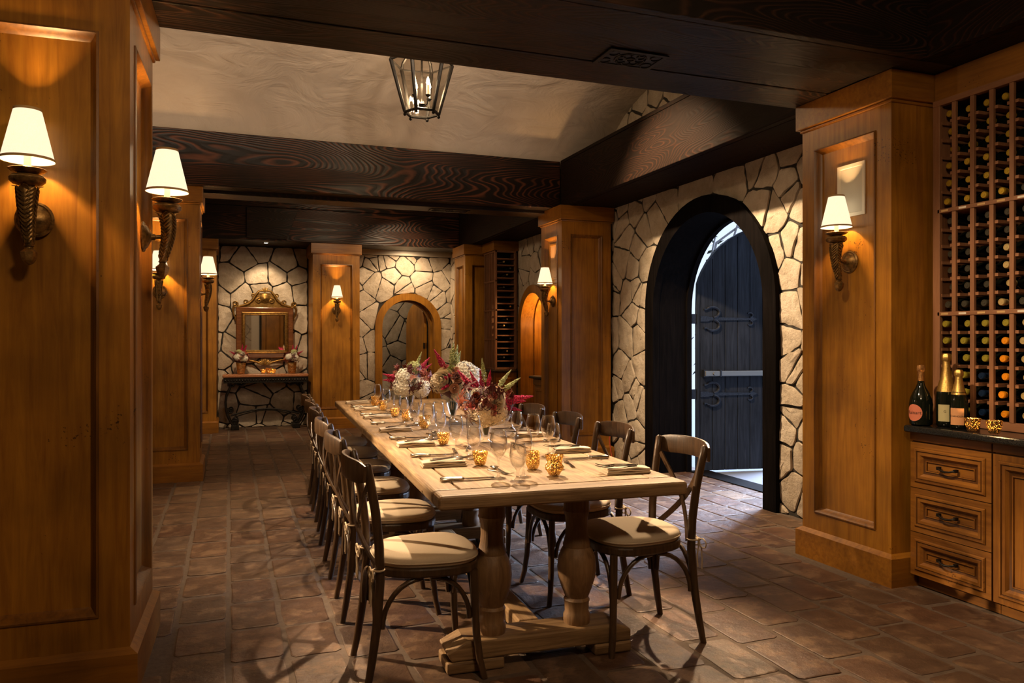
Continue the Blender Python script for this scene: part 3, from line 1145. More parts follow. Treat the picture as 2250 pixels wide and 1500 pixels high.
# ---- small wooden arches: back wall and right wall
def small_arch(label, M, cat='door frame'):
    t = thing('arch_frame', label, cat)
    t['kind'] = 'structure'
    arch_band(MB(), M, 0, ASP, .44, .555, -.02, .05).build('casing', MT['wood_v'], t, smooth=.7)
    arch_band(MB(), M, 0, ASP, .45, .48, -.40, -.02).build('reveal', MT['wood_v'], t, smooth=.7)
    arch_band(MB(), M, 0, ASP, .42, .46, -.30, -.16).build('stop', MT['wood_v'], t, smooth=.7)
    return t


small_arch('amber wood arch frame in the back stone wall', fm((BC, YB, 0), (1, 0, 0), (0, 0, 1)))
small_arch('glowing amber wood arch in the right wall beyond the far pillar', fm((XW, AC, 0), (0, -1, 0), (0, 0, 1)))


def plank_leaf(label, loc, rz, w=.84, flip=1, n=5):
    t = thing('door', label, 'door', loc, rz)
    for i in range(n):
        x0, x1 = i * w / n, (i + 1) * w / n - .003

        def tp(x):
            d = abs(x - w / 2)
            return ASP + math.sqrt(max(0, (w / 2) ** 2 - d * d))
        poly = [(x0, .01), (x1, .01)] + [(x1 + (x0 - x1) * k / 5, tp(x1 + (x0 - x1) * k / 5)) for k in range(6)]
        MB().prism([(flip * x, y) for x, y in poly], -.02, .02, fm((0, 0, 0), (1, 0, 0), (0, 0, 1))).build('plank', MT['wood_v'], t, bevel=.003)
    for z in (.5, 1.2):
        MB().box(min(0, flip * .05), max(0, flip * .05), -.03, .03, z, z + .1).build('hinge', MT['iron'], t)
    return t


plank_leaf('arched amber wood door standing open inside the back arch', (3.19, 12.98, 0), math.radians(100), .84, 1)
plank_leaf('amber wood door closing the arch beyond the far pillar', (4.44, 9.62, 0), math.radians(90), .84, 1)
MB().box(1.6, 2.42, 14.45, 14.5, 0, 2.2)

# ---- outside: paving, low wall, climbing branches
struct(MB().box(4.62, 13, 1, 15, -.12, -.012).build('floor_terrace', flat('pale_terrace', (0.13, 0.135, 0.15), .7)))
vine = thing('climbing_vine', 'bare climbing branches with dark leaves outside the open door', 'vine', (6.3, 8.3, 0))
rv = random.Random(3)
MT['bark'] = flat('pale_bark', (0.28, 0.27, 0.28), .8)
MT['leafd'] = flat('dark_leaf', (0.05, 0.06, 0.03), .6)
stems = [[(-.55, .15, 0), (-.5, .1, 1.2), (-.35, 0, 2.3), (-.05, .05, 3.0), (.2, 0, 3.6)], [(-.6, .2, 0), (-.62, .2, 1.6), (-.4, .1, 2.6), (.3, 0, 3.1), (.9, 0, 3.3)], [(-.45, 0, 1.6), (-.2, 0, 2.3), (.05, 0, 2.9), (.2, 0, 3.5)], [(-.62, .1, .8), (-.7, 0, 1.5), (-.6, 0, 2.2), (-.45, 0, 2.8)]]
for s_ in stems:
    MB().tube(s_, [.022, .02, .017, .013, .008][:len(s_)], 6).build('branch', MT['bark'], vine, smooth=3)
lf = MB()
for k in range(70):
    s_ = rv.choice(stems)
    i = rv.randrange(len(s_) - 1)
    p = Vector(s_[i]).lerp(Vector(s_[i + 1]), rv.random()) + Vector((rv.uniform(-.1, .1), rv.uniform(-.1, .1), rv.uniform(-.1, .1)))
    M = T(*p) @ Rz(rv.uniform(0, 6.3)) @ Rx(rv.uniform(-1, 1)) @ Ry(rv.uniform(-1, 1))
    lf.add([(0, 0, 0), (.045, .02, .008), (.11, 0, -.01), (.045, -.02, .008)], [(0, 1, 2, 3)], M)
lfo = lf.build('leaves', MT['leafd'], vine)

# ================================================================== FURNITURE
TROT = math.radians(-2.7)
TX, TY = 0.731, 2.776
W_, L_ = 1.05, 2.385
TZ = 0.76


def tw(x, y, z=0.0):
    # table frame -> world
    c, s = math.cos(TROT), math.sin(TROT)
    return (TX + x * c - y * s, TY + x * s + y * c, z)


def make_table(label, y0):
    t = thing('dining_table', label, 'table', tw(0, y0, 0), TROT, 'trestle tables pushed end to end')
    top = TZ
    e = .125
    for (a, b) in ((0.001, e), (L_ - e, L_ - .001)):
        MB().box(0, W_, a, b, .702, top).build('end_board', MT['table_x'], t, bevel=.016, seg=3)
    xs = [0, .115, .32, .525, .73, .935, W_]
    for i in range(6):
        sd = i in (0, 5)
        MB().box(xs[i] + (0 if i == 0 else .0003), xs[i + 1] - (0 if i == 5 else .0003), e + .0003, L_ - e - .0003, .702 if sd else .715, top - .0008).build('plank', MT['table'], t, bevel=.016 if sd else .0012, seg=3 if sd else 1)
    MB().box(.2, W_ - .2, .2, .30, .66, .714).build('cleat', MT['table_x'], t, bevel=.004)
    MB().box(.2, W_ - .2, L_ - .30, L_ - .2, .66, .714).build('cleat', MT['table_x'], t, bevel=.004)
    prof = [(.056, .128), (.058, .14), (.058, .165), (.052, .175), (.053, .215), (.057, .228), (.05, .24), (.066, .28), (.08, .325), (.084, .365), (.08, .41), (.066, .445), (.058, .455), (.06, .466), (.056, .478), (.05, .50), (.047, .54), (.049, .58), (.055, .602), (.059, .61), (.056, .62), (.056, .662)]
    for yy in (.275, L_ - .275):
        for sx in (-.19, .19):
            MB().lathe(prof, 20, T(.475 + sx, yy, 0)).build('baluster', MT['table_z'], t, smooth=.7)
        x0, x1 = .075, .885
        MB().prism([(x0 + .02, .052), (x1 - .0, .052), (x1 - .0, .10), (x1 - .06, .128), (x0 + .08, .128), (x0 + .0, .09)], yy - .08, yy + .08,
                   Matrix(((1, 0, 0, 0), (0, 0, 1, 0), (0, 1, 0, 0), (0, 0, 0, 1)))).build('foot_beam', MT['table_x'], t, bevel=.008)
        for a, b in ((x0, x0 + .24), (x1 - .17, x1)):
            MB().box(a, b, yy - .085, yy + .085, 0.006, .051).build('foot_pad', MT['table_x'], t, bevel=.008)
    MB().box(.43, .52, .36, L_ - .36, .055, .13).build('stretcher', MT['table'], t, bevel=.006)
    return t


make_table('weathered oak trestle table nearest the camera', 0.0)
make_table('weathered oak trestle table farther back, butted to the near one', L_ + .012)


# ---- cross-back chair (faces +x)
def seat_outline(k=1.0, n=36):
    q = []
    for i in range(n):
        a = 2 * pi * i / n
        c, s = math.cos(a), math.sin(a)
        x = .212 * math.copysign(abs(c) ** .72, c)
        wd = .205 + .022 * (x / .212)
        y = wd * math.copysign(abs(s) ** .72, s)
        q.append((x * k, y * k))
    return q


def make_chair():
    t = thing('cross_back_chair', '', 'chair')
    ol = seat_outline()
    MB().prism(ol, .418, .456).build('seat', MT['chair'], t, bevel=.008)
    ring = [(.955, .457), (.985, .465), (.995, .478), (.975, .490), (.90, .498), (.6, .504), (.25, .506)]
    v = []
    n = len(ol)
    for k, z in ring:
        v += [(x * k, y * k, z) for x, y in ol]
    v.append((0, 0, .506))
    f = [(j * n + i, j * n + (i + 1) % n, (j + 1) * n + (i + 1) % n, (j + 1) * n + i) for j in range(len(ring) - 1) for i in range(n)]
    b = (len(ring) - 1) * n
    f += [(b + i, b + (i + 1) % n, len(v) - 1) for i in range(n)]
    cu = MB().add(v, f).build('cushion', MT['cushion'], t, smooth=3)
    MB().tube([(x * .998, y * .998, .474) for x, y in ol], .0035, 5, closed=True).build('piping', MT['cushion'], cu, smooth=3)
    FL, RL = {}, {}
    for s in (-1, 1):
        p = [(-.262, s * .188, 0), (-.243, s * .183, .10), (-.222, s * .177, .24), (-.208, s * .172, .42), (-.212, s * .175, .55), (-.228, s * .183, .69), (-.250, s * .192, .81), (-.262, s * .197, .868), (-.265, s * .198, .876)]
        MB().tube(p, [.0135, .016, .018, .0185, .0185, .018, .0175, .0165, .009], 10).build('rear_leg', MT['chair'], t, smooth=.9)
        q = [(.168, s * .165, .425), (.171, s * .168, .30), (.176, s * .175, .17), (.186, s * .190, .07), (.200, s * .207, 0)]
        MB().tube(q, [.017, .017, .016, .0145, .013], 10).build('front_leg', MT['chair'], t, smooth=.9)
        RL[s] = (-.224, s * .177)
        FL[s] = (.172, s * .170)
        kn = MB()
        z = .462
        x0, y0 = -.214, s * .174
        kn.tube([(x0 + .022 * math.cos(a), y0 + .022 * math.sin(a), z) for a in [2 * pi * i / 12 for i in range(12)]], .004, 5, closed=True)
        kx = x0 - .026
        ky = y0 + s * .006
        for sg in (-1, 1):
            kn.tube([(kx, ky, z)] + [(kx - .004, ky + sg * (.03 - .026 * math.cos(a)) * 1.0, z - .008 + .018 * math.sin(a) - .01 * i / 8) for i, a in enumerate([2 * pi * k / 8 for k in range(9)])] + [(kx, ky, z)], .0036, 5)
            kn.tube([(kx, ky, z), (kx - .008, ky + sg * .012, z - .04), (kx - .006, ky + sg * .02, z - .085), (kx - .008, ky + sg * .016, z - .13)], .0034, 5)
        kn.lathe([(.0, -.008), (.008, -.004), (.008, .004), (0, .008)], 8, T(kx, ky, z))
        kn.build('tie', MT['tie'], t, smooth=.9)
    m = 14
    arc = [(-.272 - .052 * (1 - (2 * i / m - 1) ** 2), -.214 + .428 * i / m, .836 + .010 * (1 - (2 * i / m - 1) ** 2)) for i in range(m + 1)]
    rp = [(-.009, -.034), (-.005, -.043), (.005, -.043), (.009, -.034), (.009, .034), (.005, .043), (-.005, .043), (-.009, .034)]
    MB().sweep(arc, rp, (0, 0, 1), scale=[.72, .93] + [1] * (m - 3) + [.93, .72]).build('back_rail', MT['chair'], t, smooth=.9)
    for s in (-1, 1):
        pts = []
        for i in range(13):
            k = i / 12
            y = s * (.165 - .315 * k)
            x = -.255 + .05 * k - .042 * math.sin(pi * k) - (.006 if s > 0 else -.004)
            pts.append((x, y, .80 - .345 * k ** .9))
        MB().sweep(pts, [(-.013, -.0035), (.013, -.0035), (.013, .0035), (-.013, .0035)], (1, 0, 0)).build('cross_strap', MT['chair'], t, smooth=.9)
    for A, B in ((FL[1], FL[-1]), (FL[-1], FL[1]), (RL[1], RL[-1]), (RL[-1], RL[1]), (FL[1], RL[1]), (RL[1], FL[1]), (FL[-1], RL[-1]), (RL[-1], FL[-1])):
        pts = []
        for i in range(9):
            a = pi / 2 * i / 8
            k = .06 + .40 * (1 - math.cos(a))
            pts.append((A[0] + (B[0] - A[0]) * k, A[1] + (B[1] - A[1]) * k, .235 + .178 * math.sin(a)))
        MB().tube(pts, .0105, 7).build('brace', MT['chair'], t, smooth=.9)
    return t


chair = make_chair()
ordn = ['nearest', 'second', 'third', 'fourth', 'fifth', 'sixth']
GL, GR = 'cross-back chairs along the left of the table', 'cross-back chairs along the right of the table'
for i, (x, y, a) in enumerate([(.755, 3.112, -1), (.775, 3.87, -3), (.80, 4.58, -2), (.835, 5.32, -4), (.87, 6.00, -2), (.90, 6.66, -3)]):
    nm = ['nearest the camera on the left side of the table', 'second from the camera on the left side', 'third from the camera on the left side', 'fourth from the camera on the left side', 'fifth from the camera on the left side', 'farthest on the left side of the table'][i]
    lb = 'dark cross-back chair, ' + nm
    if i == 0:
        chair.location = (x, y, 0)
        chair.rotation_euler = (0, 0, math.radians(a))
        chair['label'] = lb
        chair['group'] = GL
    else:
        copy_tree(chair, (x, y, 0), math.radians(a), lb, GL)
for i, (x, y, a) in enumerate([(1.715, 3.098, 179), (1.715, 3.77, 179), (1.725, 4.42, 178), (1.75, 5.08, 180), (1.79, 5.85, 178)]):
    nm = ['nearest the camera on the right side of the table', 'second from the camera on the right side', 'third from the camera on the right side', 'fourth from the camera on the right side, half hidden by flowers', 'farthest on the right side, behind the flowers'][i]
    copy_tree(chair, (x, y, 0), math.radians(a), 'brown cross-back chair, ' + nm, GR)


# ---- wall sconces. local: wall plane y=0, projecting to -y, plate centre z=0
def make_sconce():
    t = thing('wall_sconce', '', 'sconce', group='bronze horn wall sconces')
    P = Rx(pi / 2)
    MB().lathe([(.064, -.0), (.066, .006), (.058, .012), (.054, .011), (.046, .020), (.028, .030), (.014, .036), (.012, .05)], 24, P).build('backplate', MT['bronze'], t, smooth=.8)
    MB().tube([(0, -.03, 0), (0, -.05, 0), (0, -.088, .004)], [.010, .008, .010], 8).build('arm', MT['bronze'], t, smooth=3)
    yc = -.098
    pts, rr = [], []
    for i in range(25):
        k = i / 24
        z = .105 - .21 * k
        y = yc + .018 * math.sin(k * pi * .5) ** 2 - .012 * math.sin(k * pi)
        pts.append((0, y, z))
        rr.append(.030 - .016 * k if k > .04 else .022)
    st = MB().tube(pts, rr, 15, lobes=3, amp=.10, twist=0.0).build('horn', MT['bronze'], t, smooth=.8)
    lv = MB()
    for i in range(13):
        k = i / 13
        z = .088 - .190 * k
        y = yc + .018 * math.sin(k * pi * .5) ** 2 - .012 * math.sin(k * pi)
        r0 = .030 - .016 * k
        for col in (-pi / 2, pi / 6, 5 * pi / 6):
            for sg in (-1, 1):
                pts = []
                for q in range(5):
                    t_ = q / 4
                    an = col + sg * (.06 + .92 * t_)
                    rr_ = r0 * (1.04 + .10 * math.sin(pi * t_) + .16 * t_ * t_)
                    pts.append((rr_ * math.cos(an), y + rr_ * math.sin(an), z - .012 + .028 * t_))
                lv.tube(pts, [.0022, .0038, .0042, .0034, .0008], 5)
    lv.build('fronds', MT['bronze'], st)
    lf2 = MB()
    for a in (0, pi / 2, pi, 3 * pi / 2):
        M = T(0, yc, .10) @ Rz(a)
        lf2.sweep([(.015, 0, -.03), (.026, 0, -.01), (.036, 0, .004), (.050, 0, .006)], [(-.010, -.002), (.010, -.002), (.010, .002), (-.010, .002)], (0, 0, 1), M, scale=[1, 1.2, .9, .25])
    lf2.build('collar_leaf', MT['bronze'], t, smooth=.9)
    ye = yc + .018
    MB().lathe([(.0, -.175), (.012, -.170), (.021, -.156), (.025, -.140), (.027, -.128), (.020, -.122), (.014, -.116), (.012, -.110), (.017, -.106), (.013, -.100)], 14, T(0, ye, 0), lobes=7, amp=.06).build('finial', MT['bronze'], t, smooth=.8)
    MB().lathe([(.018, .098), (.022, .106), (.046, .112), (.057, .122), (.058, .134), (.048, .144), (.022, .147), (.012, .15)], 24, T(0, yc, 0)).build('cup', MT['bronze'], t, smooth=.8)
    MB().lathe([(.014, .148), (.030, .150), (.050, .156), (.061, .165), (.059, .167), (.046, .160), (.016, .156)], 36, T(0, yc, 0), lobes=12, amp=.03).build('drip_pan', MT['bronze'], t, smooth=.8)
    MB().lathe([(.0125, .152), (.0125, .25)], 12, T(0, yc, 0)).build('candle_sleeve', MT['candle'], t, smooth=.8)
    MB().lathe([(.010, .252), (.016, .272), (.012, .295), (.0, .315)], 10, T(0, yc, 0)).build('bulb', MT['bulb'], t, smooth=.8)
    sh = MB().lathe([(.0855, .197), (.0435, .380)], 32, T(0, yc, 0), cap=False).build('shade', MT['shade'], t, smooth=3)
    MB().lathe([(.0862, .196), (.0870, .1965), (.0856, .2055), (.0846, .205)], 32, T(0, yc, 0), cap=False).build('lower_trim', MT['shade_trim'], sh, smooth=3)
    MB().lathe([(.0452, .373), (.0445, .3825), (.0430, .3825)], 32, T(0, yc, 0), cap=False).build('upper_trim', MT['shade_trim'], sh, smooth=3)
    MB().tube([(0, yc, .31), (0, yc, .365)], .002, 5).tube([(-.044, yc, .362), (.044, yc, .362)], .0015, 5).tube([(0, yc - .044, .362), (0, yc + .044, .362)], .0015, 5).build('shade_spider', MT['bronze'], sh)
    return t


sconce = make_sconce()
sc_list = [((-.672, 3.270, 1.785), -1.5, 'bronze sconce with cream shade on the front of the nearest left pillar', 5.0),
           ((-.349, 3.64, 1.785), 88.5, 'bronze sconce seen side on, on the aisle side of the nearest left pillar', 5.0),
           ((-.614, 7.955, 1.80), 0, 'bronze sconce half hidden behind another, on the second left pillar', 8.0),
           ((-.293, 8.22, 1.80), 90, 'small side-on bronze sconce at the right edge of the second left pillar', 7.0),
           ((1.535, 11.935, 1.80), 0, 'small bronze sconce on the pillar between mirror and back arch', 8.0),
           ((3.412, 7.94, 1.78), -90, 'bronze sconce on the far pillar left of the arched door', 7.0),
           ((3.412, 3.545, 1.80), -90, 'bronze sconce on the right pillar below a pale framed panel', 4.2)]
for i, (loc, a, lb, pw_) in enumerate(sc_list):
    if i == 0:
        s_ = sconce
        s_.location = loc
        s_.rotation_euler = (0, 0, math.radians(a))
        s_['label'] = lb
    else:
        s_ = copy_tree(sconce, loc, math.radians(a), lb)
for (loc, a, lb, pw_) in sc_list:
    p = Vector(loc) + Rz(math.radians(a)) @ Vector((0, -.098, .285))
    light('sconce_light', 'POINT', p, min(pw_, 6.5) * 7.5, WARM, .018)

# pale framed panel above the right sconce, wood one on the far pillar
pp = thing('wall_panel', 'pale framed flush panel above the sconce on the right pillar', 'wall panel', (3.412, 3.53, 2.217))
Mx = fm((0, 0, 0), (0, -1, 0), (0, 0, 1))
MB().rects(-.105, .105, -.153, .153, [(0, 0), (0, .008), (.020, .008), (.022, .003)], Mx).build('frame', MT['white'], pp)
MB().rects(-.085, .085, -.133, .133, [(0, .003)], Mx, True).build('screen', MT['pale'], pp)
pq = thing('wall_panel', 'wood-toned flush panel above the sconce on the far right pillar', 'wall panel', (3.415, 7.93, 2.22))
MB().rects(-.10, .10, -.20, .20, [(0, 0), (0, .008), (.02, .008), (.022, .003)], Mx).build('frame', MT['wood_v'], pq)
MB().rects(-.08, .08, -.18, .18, [(0, .003)], Mx, True).build('screen', flat('tan_screen', (.36, .2, .09), .7), pq)

# ---- hanging lantern
LX, LY, LZ = 1.43, 5.95, 3.135
lan = thing('hanging_lantern', 'six-sided iron and glass lantern hanging from the plaster vault', 'lantern', (LX, LY, LZ), math.radians(-2))
HB, HT, LH = .135, .245, .40


def hexp(r, z, k):
    return Vector((r * math.cos(k * pi / 3), r * math.sin(k * pi / 3), z))


for k in range(6):
    MB().tube([hexp(HB, 0, k), hexp(HT, LH, k), hexp(HT * .93, LH + .05, k), hexp(.10, LH + .17, k)], [.014, .016, .012, .009], 6).build('corner_bar', MT['iron'], lan)
    MB().tube([hexp(HB, 0, k), hexp(HB, 0, k + 1)], .012, 6).build('bottom_rail', MT['iron'], lan)
    MB().tube([hexp(HT, LH, k), hexp(HT, LH, k + 1)], .008, 6).build('top_rail', MT['iron'], lan)
    MB().lathe([(0, -.034), (.011, -.027), (.013, -.018), (.009, -.008), (.005, 0)], 10, T(*hexp(HB, 0, k))).build('ball_finial', MT['iron'], lan, smooth=3)
    a, b, c, d = hexp(HB, .006, k), hexp(HB, .006, k + 1), hexp(HT, LH, k + 1), hexp(HT, LH, k)
    MB().add([a, b, c, d], [(0, 1, 2, 3)]).build('glass_pane', MT['pane'], lan)
MB().lathe([(.10, LH + .165), (.105, LH + .18), (.03, LH + .23), (.012, LH + .26), (.012, LH + .30)], 12).build('cap', MT['iron'], lan, smooth=.8)
MB().tube([(0, 0, LH + .28), (0, 0, LH + .50)], .008, 6).build('hanging_rod', MT['iron'], lan)
MB().lathe([(.008, .06), (.02, .05), (.03, .07), (.012, .09), (.008, .12), (.008, LH + .2)], 8).build('centre_stem', MT['iron'], lan, smooth=.8)
for k in range(4):
    a = k * pi / 2 + .5
    dx, dy = math.cos(a), math.sin(a)
    MB().tube([(0, 0, .07), (.03 * dx, .03 * dy, .05), (.065 * dx, .065 * dy, .06), (.075 * dx, .075 * dy, .10), (.075 * dx, .075 * dy, .118)], .005, 6).lathe([(.006, .112), (.02, .125), (.022, .13), (.012, .13)], 10, T(.075 * dx, .075 * dy, 0)).build('candle_arm', MT['iron'], lan, smooth=.8)
    MB().lathe([(.0125, .13), (.0125, .205)], 10, T(.075 * dx, .075 * dy, 0)).build('candle_sleeve', MT['candle'], lan, smooth=.8)
    MB().lathe([(.009, .206), (.0155, .225), (.011, .25), (.0, .275)], 10, T(.075 * dx, .075 * dy, 0)).build('bulb', MT['bulb'], lan, smooth=3)
light('lantern_light', 'POINT', (LX, LY, LZ + .24), 22, TUNG, .06)

# ---- recessed downlight over the mirror
dl = thing('downlight', 'small lit recessed downlight in the ceiling above the mirror', 'downlight', (0.52, 12.12, ZC - .001))
MB().lathe([(.05, 0), (.05, -.006), (.036, -.008), (.034, -.002)], 20, cap=False).build('trim_ring', MT['iron'], dl)
MB().lathe([(.0, -.003), (.034, -.003)], 20, cap=False).build('lens', MT['downlight'], dl)

# ---- mirror on the alcove wall
YM = YB - .075
mir = thing('mirror', 'antique gilt framed mirror with carved crest on the alcove stone wall', 'mirror', (0.525, YM, 1.475))
mir.scale = (.92, 1, .86)
MM = fm((0, 0, 0), (1, 0, 0), (0, 0, 1))
MWD, MHT = .92, .92
hx = MWD / 2
MB().rects(-hx, hx, -.47, .44, [(0, -.03), (0, .03), (.012, .038), (.085, .03), (.09, .02)], MM).build('veneer_frame', wood('burl_veneer', (.10, .03, .01), (.26, .10, .03), 'x', rough=.25), mir)
MB().rects(-hx + .085, hx - .085, -.385, .355, [(0, .02), (.0, .042), (.015, .05), (.03, .036), (.045, .04), (.06, .02), (.06, .012)], MM).build('gilt_moulding', MT['gilt'], mir, smooth=.6)
MB().rects(-hx + .14, hx - .14, -.33, .30, [(0, .014), (.0, .015)], MM, True).build('mirror_glass', flat('mirror_silver', (.9, .88, .85), .02, 1.0), mir)


def spiral(cx, cz, r0, turns, sgn, a0=0.0, n=22, y=-.02):
    out = []
    for i in range(n + 1):
        k = i / n
        a = a0 + sgn * turns * 2 * pi * k
        r = r0 * (1 - .82 * k)
        out.append((cx + r * math.cos(a), y, cz + r * math.sin(a)))
    return out


cr = MB()
for s in (-1, 1):
    cr.tube([(s * hx * .98, -.02, .44), (s * .36, -.02, .47), (s * .27, -.02, .50), (s * .20, -.02, .57), (s * .15, -.02, .66), (s * .10, -.02, .73), (s * .03, -.02, .74)], [.02, .022, .024, .024, .022, .02, .016], 8)
    cr.tube(spiral(s * .31, .535, .045, 1.3, -s, -pi / 2), .014, 7)
    cr.tube(spiral(s * .185, .66, .04, 1.3, s, pi * (0 if s < 0 else 1)), .013, 7)
    cr.tube(spiral(s * .10, .56, .055, 1.2, -s, pi / 2), .014, 7)
    cr.tube(spiral(s * (hx + .015), .50, .05, 1.4, -s, -pi / 2), .015, 7)
    cr.tube([(s * (hx + .02), -.015, .47), (s * (hx + .05), -.015, .40), (s * (hx + .04), -.015, .32), (s * (hx + .01), -.015, .25), (s * (hx + .012), -.015, .20)], [.022, .02, .016, .012, .008], 7)
for a in (-60, -30, 0, 30, 60):
    q = math.radians(a)
    cr.tube([(0, -.02, .72), (.05 * math.sin(q), -.025, .72 + .05 * math.cos(q)), (.085 * math.sin(q), -.02, .72 + .09 * math.cos(q))], [.012, .014, .005], 6)
cr.prism([(-.44, .44), (.44, .44), (.30, .49), (.16, .62), (.10, .70), (-.10, .70), (-.16, .62), (-.30, .49)], -.01, .012, MM)
cr.build('carved_crest', MT['gilt'], mir, smooth=.9)
MB().lathe([(0, .03), (.045, .022), (.075, .006), (.09, .0)], 20, T(0, -.02, .60) @ Rx(pi / 2)).build('cartouche', MT['gilt'], mir, smooth=.9)
sh_ = MB()
for a in range(-75, 76, 15):
    q = math.radians(a)
    sh_.tube([(0, -.02, -.60), (.07 * math.sin(q), -.035, -.60 + .07 * math.cos(q)), (.13 * math.sin(q), -.02, -.60 + .11 * math.cos(q))], [.008, .015, .008], 6)
for s in (-1, 1):
    sh_.tube([(s * .08, -.02, -.56), (s * .18, -.02, -.53), (s * .30, -.02, -.50), (s * .36, -.02, -.47)], [.02, .018, .013, .006], 7)
sh_.build('carved_shell', MT['gilt'], mir, smooth=.9)

# ---- console table
con = thing('console_table', 'wrought-iron console table with rust marble top under the mirror', 'console table', (0.525, 12.33, 0))
cw = .618
MB().box(-cw, cw, -.20, .20, .788, .835).build('marble_top', MT['marble'], con, bevel=.014, seg=3)
ap = MB().box(-cw + .015, cw - .015, -.185, .185, .705, .787)
for i in range(30):
    ap.lathe([(.0, .012), (.014, .006), (.018, 0)], 8, T(-cw + .04 + i * (2 * cw - .08) / 29, -.185, .745) @ Rx(pi / 2))
ap.build('apron', MT['iron'], con)
for sx in (-1, 1):
    for sy in (-.13, .13):
        lg = MB()
        lg.tube([(sx * (.50 - .055 * math.sin(k * pi / 12 * .5) + q_), sy, z_) for k, (q_, z_) in enumerate([(0, .66), (.03, .60), (.075, .52), (.095, .42), (.095, .32), (.08, .22), (.04, .12), (.0, .06)])], .0165, 8)
        for (cx, cz, r0, sg, a0) in ((.485, .685, .055, 1, -.5), (.50, .30, .045, -1, .3), (.445, .13, .055, 1, 1.5)):
            lg.tube([(sx * (cx + r0 * (1 - .8 * i / 20) * math.cos(a0 + sg * 1.4 * 2 * pi * i / 20)), sy, cz + r0 * (1 - .8 * i / 20) * math.sin(a0 + sg * 1.4 * 2 * pi * i / 20)) for i in range(21)], .012, 7)
        lg.tube([(sx * .44, sy, .70), (sx * .36, sy, .66), (sx * .28, sy, .70), (sx * .2, sy, .735)], .011, 6)
        lg.build('scroll_leg', MT['iron'], con, smooth=.9)
    MB().box(sx * .44 - .055, sx * .44 + .055, -.16, .16, 0.006, .075).build('foot', MT['iron'], con, bevel=.008)
MB().tube([(-.50 + i * .1, 0, .21 + .09 * math.sin(pi * i / 10)) for i in range(11)], .013, 7).tube([(-.46 + i * .092, -.01, .18 + .10 * math.sin(pi * i / 10)) for i in range(11)], .008, 6).build('arched_stretcher', MT['iron'], con, smooth=.9)


# ---- gold votives
def lathe_thing(name, label, cat, parts, loc, group=None):
    t = thing(name, label, cat, loc, 0, group)
    for nm, prof, mt, n, lob, amp in parts:
        MB().lathe(prof, n, lobes=lob, amp=amp, cap=False).build(nm, MT[mt], t, smooth=.9)
    return t


flame_parts = [('wax', [(.0, .012), (.018, .012), (.018, .022), (.0, .024)], 'candle', 12, 0, 0), ('flame', [(.0, .024), (.0055, .033), (.004, .043), (.0, .054)], 'flame', 8, 0, 0)]
tall_v = lathe_thing('gold_votive', '', 'votive', [('glass', [(.0, .004), (.022, .004), (.026, .010), (.030, .018), (.040, .030), (.041, .040), (.033, .052), (.034, .068), (.041, .088), (.0395, .089), (.032, .068), (.031, .052), (.038, .038), (.034, .026), (.024, .014), (.0, .010)], 'mercury', 24, 8, .05)] + flame_parts, (0, 0, 0), 'gold mercury glass votives')
low_v = lathe_thing('gold_votive', '', 'votive', [('glass', [(.0, .003), (.021, .003), (.024, .008), (.030, .030), (.037, .066), (.0355, .066), (.029, .032), (.022, .012), (.0, .009)], 'mercury', 24, 10, .05)] + flame_parts, (0, 0, 0), 'gold mercury glass votives')
cyl_v = lathe_thing('gold_votive', '', 'votive', [('glass', [(.0, .003), (.022, .003), (.026, .012), (.031, .025), (.031, .06), (.029, .075), (.031, .082), (.0295, .082), (.0275, .075), (.029, .06), (.028, .025), (.0, .010)], 'mercury', 24, 10, .04)] + flame_parts, (0, 0, 0), 'gold mercury glass votives')
vlist = [(tall_v, 1.312, 3.040, TZ, 'tall waisted gold votive nearest the camera on the table'),
         (cyl_v, 1.285, 3.222, TZ, 'straight gold votive just behind the nearest waisted votive'),
         (low_v, 1.095, 3.405, TZ, 'flared low gold votive by the nearest left place setting'),
         (low_v, 1.120, 4.15, TZ, 'flared gold votive by the second left place setting'),
         (tall_v, 1.205, 4.93, TZ, 'gold votive in the middle of the table before the second flowers'),
         (low_v, 1.185, 5.80, TZ, 'flared gold votive beside the far left glasses'),
         (cyl_v, 1.205, 6.36, TZ, 'straight gold votive left of the farthest flowers'),
         (tall_v, 1.215, 6.80, TZ, 'waisted gold votive farthest back on the table'),
         (cyl_v, 1.20, 5.47, TZ, 'straight gold votive between glasses mid-table'),
         (low_v, 3.49, 2.815, .886, 'flared gold votive on the granite counter next to the champagne'),
         (low_v, 3.485, 2.695, .886, 'flared gold votive on the granite counter farther from the champagne'),
         (low_v, .49, 12.28, .8365, 'left gold votive on the console table'),
         (tall_v, .565, 12.24, .8365, 'middle gold votive on the console table'),
         (low_v, .64, 12.28, .8365, 'right gold votive on the console table')]
used = set()
for pv, x, y, z, lb in vlist:
    if pv.name not in used:
        used.add(pv.name)
        pv.location = (x, y, z)
        pv['label'] = lb
    else:
        o = copy_tree(pv, (x, y, z), R.uniform(0, 3), lb)
    light('votive_light', 'POINT', (x, y, z + .046), .32, (1, .55, .2), .008)

